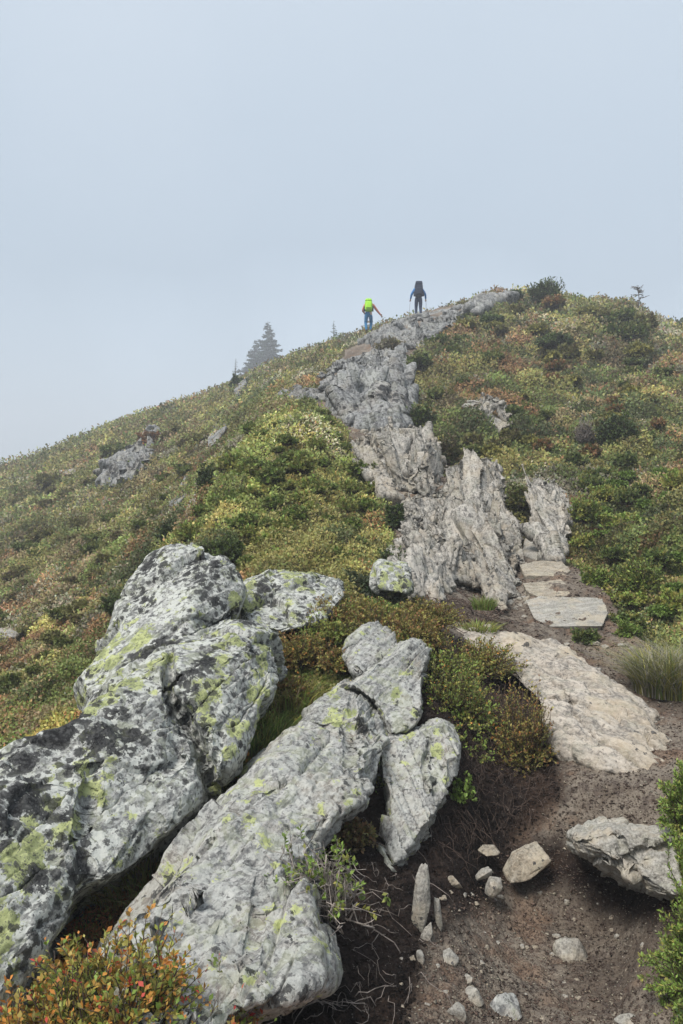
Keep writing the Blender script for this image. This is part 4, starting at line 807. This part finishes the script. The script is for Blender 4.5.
def copy_thing(o, loc, scale, rz):
    c = o.copy(); C.objects.link(c); c.location = loc; c.scale = (scale[0], scale[0], scale[1]); c.rotation_euler = (0, 0, rz)
    for ch_ in list(o.children):
        d = ch_.copy(); C.objects.link(d); d.parent = c
    return c
def scatter(polys, n_, pals, lb, grp, wr, nm='dwarf_shrub'):
    spots_ = []; tries = 0
    while len(spots_) < n_ and tries < 9999:
        tries += 1; pl = random.choice(polys); x = random.uniform(min(q[0] for q in pl), max(q[0] for q in pl)); y = random.uniform(min(q[1] for q in pl), max(q[1] for q in pl))
        if not inpoly(np.array([x]), np.array([y]), pl)[0] or min([9e9]+[(x-a_)**2+((y-b_)*2)**2 for a_, b_, _ in spots_]) < (wr[0]*.8)**2: continue
        Y = hit(x, y)
        if Y: spots_.append((x, y, Y))
    protos = []
    for i, (x, y, Y) in enumerate(spots_):
        w_ = random.uniform(*wr)*Y/F; p = at(x, y, Y); p[2] -= .1*w_
        if i < len(pals): protos.append(shrub(nm, lb, 'shrub', p, w_/2, w_/2*.9, w_*.36, 120, 20, 2.9*Y/F, 1.7*Y/F, pals[i], None, t0=.3, stemr=.0016*Y*.35, group=grp)); protos[-1]['w'] = w_; del protos[-1]['w']; continue
        o_ = protos[i % len(pals)]; x0, y0, Y0 = spots_[i % len(pals)]; k_ = Y/Y0*random.uniform(.75, 1.3); copy_thing(o_, p, (k_, k_*random.uniform(.8, 1.25)), random.uniform(0, 6.28))
scatter([[(150,580),(215,490),(250,430),(330,405),(385,495),(385,560),(300,560)]], 60, [{'g': .5, 'lg': .3, 'ol': .4}, {'g': .4, 'ol': .5, 'lg': .2}, {'lg': .3, 'ye': .25, 'ol': .5}], 'low leafy shrub in the thick green growth of the mound left of the gully', 'green shrubs of the left mound', (20, 34))
scatter([[(410,350),(490,305),(600,305),(683,340),(683,460),(580,470),(450,450)]], 80, [{'ol': .6, 'br': .3}, {'g': .5, 'ol': .4}, {'ye': .4, 'ol': .4}, {'ru': .4, 'br': .3, 'ol': .3}, {'dg': .3, 'g': .5, 'ol': .3}], 'low heath shrub on the upper right hillside', 'heath shrubs of the upper right hillside', (12, 26))
scatter([[(575,480),(683,470),(683,620),(630,630),(580,560)]], 36, [{'g': .5, 'lg': .4}, {'ye': .5, 'lg': .3}, {'g': .6, 'dg': .2, 'ye': .2}], 'leafy shrub on the bank right of the stone steps', 'shrubs of the bank right of the steps', (22, 42))
scatter([[(0,490),(90,450),(230,400),(200,470),(130,560),(60,660),(0,690)]], 60, [{'ol': .7, 'br': .2}, {'ol': .5, 'g': .4}, {'br': .5, 'ol': .4}], 'low olive shrub on the far left slope', 'olive shrubs of the far left slope', (16, 32))

# dry roots and twigs tangled over the peat
def tangle(name, label, poly, n_, Lr, r0, mat, lift=.03, drop=(0, -.6, -.7)):
    PLs = []; xs = [q[0] for q in poly]; ys = [q[1] for q in poly]
    while len(PLs) < n_:
        x, y = random.uniform(min(xs), max(xs)), random.uniform(min(ys), max(ys))
        if not inpoly(np.array([x]), np.array([y]), poly)[0]: continue
        Y = hit(x, y)
        if not Y or Y > 8: continue
        p = at(x, y, Y); d = nrm(np.array([random.gauss(0, 1), random.gauss(0, .5)+drop[1], random.gauss(0, .5)+drop[2]])); Ln = random.uniform(*Lr); pts_ = []
        for k_ in range(7):
            pts_.append(p.copy()); d = nrm(d+rng.normal(0, .35, 3)); p = p+d*Ln/6
            h_ = float(H0(np.array([p[0]]), np.array([p[1]]))[0])+lift*random.random()+.02; p[2] = max(p[2], h_) if p[2] < h_ else p[2]-.3*(p[2]-h_)
        PLs.append(pts_)
    PL = np.array(PLs); R_ = np.linspace(1, .35, 7)[None]*rng.uniform(r0[0], r0[1], (n_, 1)); c = Vector(PL.mean((0, 1))); me = tubes(name, PL, R_, 5); shift(me, c)
    o = link(name, me, M[mat], label=label, category='roots', kind='stuff'); o.location = c
tangle('dry_roots', 'tangle of dry pale roots hanging over the black soil', [(265,800),(400,780),(430,1010),(270,1020)], 110, (.06,.3), (.0008,.0026), 'greytwig', .03)
tangle('peat_roots', 'brown roots hanging in the dark bank under the heath', [(430,760),(550,790),(520,860),(440,880)], 170, (.06,.25), (.0008,.002), 'twig', .04)
tangle('mound_twigs', 'dry brown twigs lying on the bare mound among the heath bushes', [(455,660),(540,700),(520,790),(470,780)], 260, (.05,.2), (.0008,.002), 'twig', .04)
tangle('outcrop_roots', 'gnarled brown roots lying below the outcrop beside the steps', [(430,590),(500,590),(520,640),(450,630)], 120, (.15,.6), (.003,.008), 'twig', .04)
tangle('foreground_twigs', 'pale dead twigs lying at the bottom edge', [(230,985),(380,1000),(400,1024),(220,1024)], 26, (.1,.35), (.001,.0028), 'greytwig', .03, (0, -.1, -.1))

# ---------------------------------------------------------------- trees
def conifer(label, base, h, rad, seed, name='fir_tree', dens_=1., col=('dg',), group=None, gap=0.):
    r0 = np.random.default_rng(seed); e = empty(name, base, label, 'tree', group)
    K = 8; t = np.linspace(0, 1, K); tr_ = np.stack([.02*h*np.sin(t*3+seed), .02*h*np.cos(t*2+seed), t*h], -1)[None]
    link('trunk', tubes('trunk', tr_, (.022*h*(1-.9*t))[None], 8), M['bark'], e)
    nb = int(h*13*dens_); PL = []; P_, D_, N_, Q_ = [], [], [], []
    for i in range(nb):
        q = .06+.92*(i+r0.random())/nb; a = r0.uniform(0, 2*np.pi); Lb = rad*(1-q)**1.05*r0.uniform(.45, 1.25)+.015*h
        if r0.random() < gap: continue
        b = np.array([0, 0, q*h]); k = np.linspace(0, 1, 6)[:, None]; d = np.array([math.cos(a), math.sin(a), 0])
        pl = b+d*Lb*k+np.array([0, 0, 1])*Lb*(-.28*k+.16*k**2+.1*q*k); PL.append(pl)
        m = int(10+Lb*34); tt = r0.random(m)**.7; p = b+d*Lb*tt[:, None]+np.array([0, 0, 1])*(Lb*(-.28*tt+.16*tt**2+.1*q*tt))[:, None]
        sd = np.array([-math.sin(a), math.cos(a), 0]); sg = r0.choice([-1, 1], m)[:, None]
        P_.append(p); D_.append(d*.6+sd*sg*.8+np.array([0, 0, -.25])+r0.normal(0, .25, (m, 3))); N_.append(np.array([0, 0, 1.])+r0.normal(0, .4, (m, 3))); Q_.append(np.full(m, 1.25-q*.9))
    PL = np.array(PL); link('branches', tubes('branches', PL, (np.linspace(1, .3, 6)*.004*h)[None].repeat(len(PL), 0), 4), M['bark'], e)
    P_, D_, N_ = map(np.concatenate, (P_, D_, N_)); m = len(P_); s_ = r0.uniform(.6, 1.3, m)*rad*.2*np.concatenate(Q_)
    cc = np.array([PAL[c] for c in col])[r0.integers(0, len(col), m)]*r0.uniform(.7, 1.3, (m, 1))
    link('crown', leaves('crown', P_, D_, N_, s_, s_*.35, cc), M['needle'], e); return e
def tree_at(px, pyb, Y): g = at(px, pyb, Y); return (g[0], g[1], g[2]-.5)
s115 = 150/F
conifer('taller spire shaped fir fading into the fog, right of its partner', tree_at(268, 375, 150), 56*s115, 22*s115, 3, dens_=1.)
conifer('shorter fir fading into the fog, left of the taller spire', tree_at(256, 379, 154), 43*s115, 20*s115, 5, dens_=1.)
conifer('thin sparse sapling alone on the crest left of the hikers', tree_at(334, 341, 52), 28*52/F, 9*52/F, 8, 'sapling', 2., ('dg', 'g'), gap=.1)
conifer('tiny spindly sapling on the left skyline above the leaning slab', tree_at(236, 384, 60), 32*60/F, 7*60/F, 9, 'sapling', 2., ('dg', 'br'), gap=.4)
def snag(label, base, h, seed):
    r0 = np.random.default_rng(seed); e = empty('dead_tree', base, label, 'tree'); K = 6; t = np.linspace(0, 1, K)
    link('trunk', tubes('trunk', np.stack([.05*h*np.sin(t*4), 0*t, t*h], -1)[None], (.03*h*(1-.8*t))[None], 6), M['bark'], e); PL = []
    for i in range(34):
        q = r0.uniform(.3, .97); a = r0.uniform(0, 6.28); L_ = h*r0.uniform(.25, .6)*(1.1-q*.6); b = np.array([.05*h*math.sin(q*4), 0, q*h]); k = t[:, None]
        d = np.array([math.cos(a), math.sin(a), r0.uniform(.0, .6)]); pl = b+d*L_*k+r0.normal(0, .03*h, (K, 3))*k; PL.append(pl)
    PL = np.array(PL); link('branches', tubes('branches', PL, (np.linspace(1, .4, K)*.02*h)[None].repeat(len(PL), 0), 4), M['bark'], e)
p_ = place(638, 308, dflt=35); snag('small leafless gnarled tree alone on the right crest', p_, 21*p_.y/F, 4)

# ---------------------------------------------------------------- people
def skin(name, V, E, R, mat, parent, sub=2, root=0):
    me = bpy.data.meshes.new('t'); me.from_pydata(V, E, []); o = bpy.data.objects.new('t', me); C.objects.link(o)
    md = o.modifiers.new('s', 'SKIN'); md.use_smooth_shade = True
    for i, r in enumerate(R):
        r = r if isinstance(r, tuple) else (r, r); me.skin_vertices[0].data[i].radius = r; me.skin_vertices[0].data[i].use_root = (i == root)
    s2 = o.modifiers.new('u', 'SUBSURF'); s2.levels = sub
    m2 = bpy.data.meshes.new_from_object(o.evaluated_get(bpy.context.evaluated_depsgraph_get())); bpy.data.objects.remove(o); bpy.data.meshes.remove(me)
    m2.name = name; m2.materials.clear(); return link(name, m2, M[mat], parent)
M['skin'] = plain('skin', (.5,.33,.25), .6, .05); M['hair'] = plain('hair', (.035,.025,.02), .7, .3, 60)
M['blue'] = plain('blue_cloth', (.03,.17,.42), .8, .15); M['navy'] = plain('navy_cloth', (.02,.035,.075), .85, .2); M['coral'] = plain('coral_cloth', (.55,.2,.14), .8, .1)
M['teal'] = plain('blue_trouser_cloth', (.03,.16,.33), .8, .15); M['lime'] = plain('lime_fabric', (.3,.62,.03), .7, .1); M['dark'] = plain('dark_pack_fabric', (.02,.028,.05), .8, .3)
M['boot'] = plain('boot_leather', (.04,.03,.025), .7, .2); M['pole'] = plain('pole_metal', (.3,.3,.32), .4, .1); M['rub'] = plain('black_rubber', (.02,.02,.02), .7, .1)
def person(label, base, rot, jac, trou, J):
    e = empty('person', base, label, 'person'); e.rotation_euler = (0, 0, rot)
    # body: pelvis, spine, neck, head, arms with hands, legs with feet
    nm = ['pel','belly','chest','neck','headc','headt','hipL','kneeL','ankL','toeL','hipR','kneeR','ankR','toeR','shL','elL','wrL','shR','elR','wrR']
    V = [J[k] for k in nm]; ix = {k: i for i, k in enumerate(nm)}
    E = [('pel','belly'),('belly','chest'),('chest','neck'),('neck','headc'),('headc','headt'),('pel','hipL'),('hipL','kneeL'),('kneeL','ankL'),('ankL','toeL'),('pel','hipR'),('hipR','kneeR'),('kneeR','ankR'),('ankR','toeR'),('chest','shL'),('shL','elL'),('elL','wrL'),('chest','shR'),('shR','elR'),('elR','wrR')]
    E = [(ix[a], ix[b]) for a, b in E]
    R = [(.14,.11),(.14,.10),(.15,.11),.055,(.085,.1),(.06,.07),.085,.055,.038,.03,.085,.055,.038,.03,.055,.04,.027,.055,.04,.027]
    for s in ('L', 'R'):                       # palm, four fingers of different lengths and a thumb, curled round the pole
        w = Vector(J['wr'+s]); d = (w-Vector(J['el'+s])).normalized(); f = Vector((0, 1, 0)); sd = d.cross(f).normalized(); pl = w+d*.05
        i0 = len(V); V.append(tuple(pl)); R.append((.034,.02)); E.append((ix['wr'+s], i0))
        for k, Lf in enumerate((.07,.08,.075,.06)):
            b = pl+d*.035+sd*(k-1.5)*.02; m1 = b+d*Lf*.35+f*.012; tp = m1+f*Lf*.4-d*.005
            j = len(V); V += [tuple(b), tuple(m1), tuple(tp)]; R += [.0095, .009, .008]; E += [(i0, j), (j, j+1), (j+1, j+2)]
        sg = 1 if s == 'L' else -1; b = pl+sd*.035*sg; tp = b+d*.035+f*.03; j = len(V); V += [tuple(b), tuple(tp)]; R += [.011,.009]; E += [(i0, j), (j, j+1)]
    body = skin('body', V, E, R, 'skin', e, 2)
    g = lambda *k: [J[q] for q in k]
    skin('jacket', g('pel','belly','chest','neck','shL','elL','wrL','shR','elR','wrR'), [(0,1),(1,2),(2,3),(2,4),(4,5),(5,6),(2,7),(7,8),(8,9)], [(.175,.14),(.17,.13),(.185,.14),.075,.08,.06,.043,.08,.06,.043], jac, e)
    skin('trousers', g('belly','pel','hipL','kneeL','ankL','hipR','kneeR','ankR'), [(0,1),(1,2),(2,3),(3,4),(1,5),(5,6),(6,7)], [(.15,.12),(.165,.135),.115,.08,.06,.115,.08,.06], trou, e, root=1)
    for s in ('L', 'R'):
        a, t = Vector(J['ank'+s]), Vector(J['toe'+s]); b = skin('boot', [tuple(a+Vector((0, 0, .08))), tuple(a), tuple(t)], [(0,1),(1,2)], [.058,.062,.045], 'boot', e)
    hc = Vector(J['headc']); skin('hair', [tuple(hc+Vector((0, -.05, -.03))), tuple(hc+Vector((0, -.02, .05))), tuple(Vector(J['headt'])+Vector((0, 0, .01)))], [(0,1),(1,2)], [(.075,.07),(.095,.095),(.07,.07)], 'hair', e)
    # face: nose, ears, eyes on the far side
    for (nm_, dx, dy, dz, r, mt) in (('nose', 0, .1, .0, .014, 'skin'), ('ear', -.088, .0, .0, .018, 'skin'), ('ear', .088, 0, 0, .018, 'skin'), ('eye', -.032, .085, .03, .012, 'rub'), ('eye', .032, .085, .03, .012, 'rub'), ('mouth', 0, .088, -.045, .013, 'coral')):
        bm = bmesh.new(); bmesh.ops.create_uvsphere(bm, u_segments=10, v_segments=8, radius=r); bmesh.ops.translate(bm, verts=bm.verts, vec=hc+Vector((dx, dy, dz))); me = bpy.data.meshes.new(nm_); bm.to_mesh(me); bm.free(); link(nm_, me, M[mt], e)
    return e
def wbox(bm, c, s, taper=1.):
    r = bmesh.ops.create_cube(bm, size=1); 
    for v in r['verts']: k = taper if v.co.z > 0 else 1; v.co = Vector((v.co.x*s[0]*k, v.co.y*s[1]*k, v.co.z*s[2]))+Vector(c)
def boxpart(nm, c, s, mat, parent, taper=1., bev=.04, seg=3):
    bm = bmesh.new(); wbox(bm, (0, 0, 0), s, taper); bmesh.ops.bevel(bm, geom=bm.edges[:], offset=min(bev, min(s)*.45), segments=seg, affect='EDGES', profile=.6)
    for f in bm.faces: f.smooth = True
    me = bpy.data.meshes.new(nm); bm.to_mesh(me); bm.free(); o = link(nm, me, M[mat], parent); o.location = c; return o
def pack(label, base, rot, mat, lean, h=.62, tall=False):
    e = empty('backpack', base, label, 'backpack'); e.rotation_euler = (lean, 0, rot); e.scale = (1.2, 1.1, 1.) if tall else (1.1, 1.1, 1.)
    boxpart('pack_body', (0, -.15, h*.42), (.34, .25, h*.84), mat, e, .95, .09, 4)
    boxpart('lid', (0, -.15, h*.93), (.32, .26, .15 if not tall else .2), mat, e, .8, .06, 4)
    boxpart('front_pocket', (0, -.29, h*.35), (.24, .07, h*.45), mat, e, .9, .03)
    for s in (-1, 1):
        boxpart('side_pocket', (s*.185, -.14, h*.2), (.06, .17, .22), 'dark' if mat == 'lime' else mat, e, .9, .025)
        me = tubes('shoulder_strap', np.array([[(s*.1, -.03, h*.85), (s*.12, .04, h*.95), (s*.13, .16, h*.86), (s*.13, .2, h*.6), (s*.15, .12, h*.35), (s*.16, -.02, h*.15)]]), np.full((1, 6), .022), 6); link('shoulder_strap', me, M['dark'], e)
    return e
def pole(label, a, b):
    a, b = Vector(a), Vector(b); e = empty('trekking_pole', b, label, 'trekking pole'); v = a-b; L = v.length; e.rotation_euler = v.to_track_quat('Z', 'Y').to_euler()
    link('shaft', tubes('shaft', np.array([[(0, 0, 0), (0, 0, L*.5), (0, 0, L)]]), np.array([[.007, .009, .011]]), 8), M['pole'], e)
    link('grip', tubes('grip', np.array([[(0, 0, L-.06), (0, 0, L+.0), (0, 0, L+.08)]]), np.array([[.016, .018, .02]]), 8), M['rub'], e)
    link('basket', tubes('basket', np.array([[(0, 0, .06), (0, 0, .066), (0, 0, .072)]]), np.array([[.03, .035, .03]]), 10), M['rub'], e)
JB = dict(pel=(0,0,.95), belly=(0,.02,1.12), chest=(0,.06,1.36), neck=(0,.09,1.52), headc=(0,.12,1.64), headt=(0,.12,1.73), hipL=(-.1,0,.88), kneeL=(-.11,.12,.5), ankL=(-.11,.02,.1), toeL=(-.12,.2,.04), hipR=(.1,0,.88), kneeR=(.1,.0,.48), ankR=(.1,-.12,.1), toeR=(.11,.05,.04),
    shL=(-.2,.06,1.42), elL=(-.34,.03,1.18), wrL=(-.38,.2,.98), shR=(.2,.06,1.42), elR=(.34,.03,1.18), wrR=(.38,.2,.98))
g = ground(418.5, 38.5); gB = at(418.5, 318, 38.5); gB = Vector(gB)
person('hiker in blue jacket and dark trousers walking away on the crest', gB, 0, 'blue', 'navy', JB)
pack('tall dark backpack worn by the hiker in the blue jacket', gB+Vector((0, -.02, 1.0)), 0, 'dark', -.08, .72, True)
for s, nm_ in ((-1, 'left'), (1, 'right')):
    pole('trekking pole in the %s hand of the blue jacketed hiker' % nm_, gB+Vector((s*.39, .25, .96)), gB+Vector((s*.46, .35, -.02)))
JA = dict(pel=(0,0,.93), belly=(.01,.05,1.1), chest=(.03,.14,1.32), neck=(.05,.2,1.46), headc=(.07,.26,1.56), headt=(.08,.28,1.65), hipL=(-.1,0,.87), kneeL=(-.13,.1,.48), ankL=(-.1,-.06,.1), toeL=(-.1,.12,.04), hipR=(.1,0,.87), kneeR=(.14,.2,.55), ankR=(.1,.12,.14), toeR=(.11,.3,.1),
    shL=(-.17,.14,1.38), elL=(-.27,.22,1.14), wrL=(-.2,.42,1.08), shR=(.23,.14,1.38), elR=(.42,.2,1.14), wrR=(.62,.28,.92))
gA = Vector(at(368.5, 333, 37.5))
person('hiker in coral top and blue trousers leaning on a pole', gA, 0, 'coral', 'teal', JA)
pack('lime green backpack worn by the hiker in coral', gA+Vector((0, .0, .98)), 0, 'lime', -.28, .6)
pole('trekking pole planted by the hiker in coral', gA+Vector((.66, .3, .9)), gA+Vector((.8, .35, .1)))

# ---------------------------------------------------------------- light, air, camera
w = bpy.data.worlds.new('World'); sc.world = w; w.use_nodes = True; nt = w.node_tree; nt.nodes.clear(); L = nt.links.new
sky = nt.nodes.new('ShaderNodeTexSky'); sky.sky_type = 'NISHITA'; sky.sun_disc = False; SE, SR = math.radians(52), math.radians(-35)
sky.sun_elevation = SE; sky.sun_rotation = SR; sky.air_density = 1.; sky.dust_density = 3.
b1 = nt.nodes.new('ShaderNodeBackground'); b1.inputs[1].default_value = .1; L(sky.outputs[0], b1.inputs[0])
tc = nt.nodes.new('ShaderNodeTexCoord'); sp = nt.nodes.new('ShaderNodeSeparateXYZ'); L(tc.outputs['Generated'], sp.inputs[0])
nz = nt.nodes.new('ShaderNodeTexNoise'); nz.inputs['Scale'].default_value = 2.2; nz.inputs['Detail'].default_value = 3; L(tc.outputs['Generated'], nz.inputs['Vector'])
ad = nt.nodes.new('ShaderNodeMath'); ad.operation = 'MULTIPLY_ADD'; L(nz.outputs[0], ad.inputs[0]); ad.inputs[1].default_value = .4; L(sp.outputs[2], ad.inputs[2])
cr = nt.nodes.new('ShaderNodeValToRGB'); L(ad.outputs[0], cr.inputs[0]); el_ = cr.color_ramp.elements
el_[0].position = .1; el_[0].color = (.51,.61,.71, 1); el_[1].position = .8; el_[1].color = (.36,.41,.46, 1); q = el_.new(.5); q.color = (.29,.35,.41, 1)
b2 = nt.nodes.new('ShaderNodeBackground'); L(cr.outputs[0], b2.inputs[0]); b2.inputs[1].default_value = 1.
mx = nt.nodes.new('ShaderNodeMixShader'); mx.inputs[0].default_value = .85; L(b1.outputs[0], mx.inputs[1]); L(b2.outputs[0], mx.inputs[2])
wo = nt.nodes.new('ShaderNodeOutputWorld'); L(mx.outputs[0], wo.inputs[0])
sl = bpy.data.lights.new('sun', 'SUN'); sl.energy = 2.4; sl.angle = math.radians(26); sl.color = (1, .96, .9); so_ = bpy.data.objects.new('sun', sl); C.objects.link(so_)
sd_ = Vector((math.sin(SR)*math.cos(SE), math.cos(SR)*math.cos(SE)*0-.35, math.sin(SE))).normalized(); so_.rotation_euler = sd_.to_track_quat('Z', 'Y').to_euler()
sky.sun_rotation = math.atan2(sd_.x, sd_.y); sky.sun_elevation = math.asin(sd_.z)
zmin = float(TV[:, 2].min())-1; zmax = 50.
bm = bmesh.new(); bmesh.ops.create_cube(bm, size=1)
for v in bm.verts: v.co = Vector((v.co.x*860, v.co.y*860, zmax if v.co.z > 0 else zmin))
me = bpy.data.meshes.new('haze'); bm.to_mesh(me); bm.free()
hm = bpy.data.materials.new('haze_air'); hm.use_nodes = True; hn = hm.node_tree; hn.nodes.clear(); pv = hn.nodes.new('ShaderNodeVolumePrincipled'); pv.inputs['Density'].default_value = .0038; pv.inputs['Color'].default_value = (.93,.96,1,1)
ho = hn.nodes.new('ShaderNodeOutputMaterial'); hn.links.new(pv.outputs[0], ho.inputs['Volume'])
link('haze', me, hm, kind='stuff', label='pale mountain fog filling the air', category='fog')
cd = bpy.data.cameras.new('camera'); cam = bpy.data.objects.new('camera', cd); C.objects.link(cam); sc.camera = cam
cam.location = (0, 0, CAMZ); cam.rotation_euler = (math.pi/2+TH, 0, 0); cd.sensor_fit = 'VERTICAL'; cd.sensor_height = 24; cd.lens = F/1024*24; cd.clip_start = .05; cd.clip_end = 2000
sc.view_settings.view_transform = 'Standard'; sc.view_settings.look = 'None'; sc.view_settings.gamma = 1; sc.view_settings.exposure = 1.02
cy = sc.cycles; cy.use_denoising = True; cy.max_bounces = 5; cy.diffuse_bounces = 3; cy.volume_bounces = 0; cy.transparent_max_bounces = 4
cy.volume_step_rate = 10
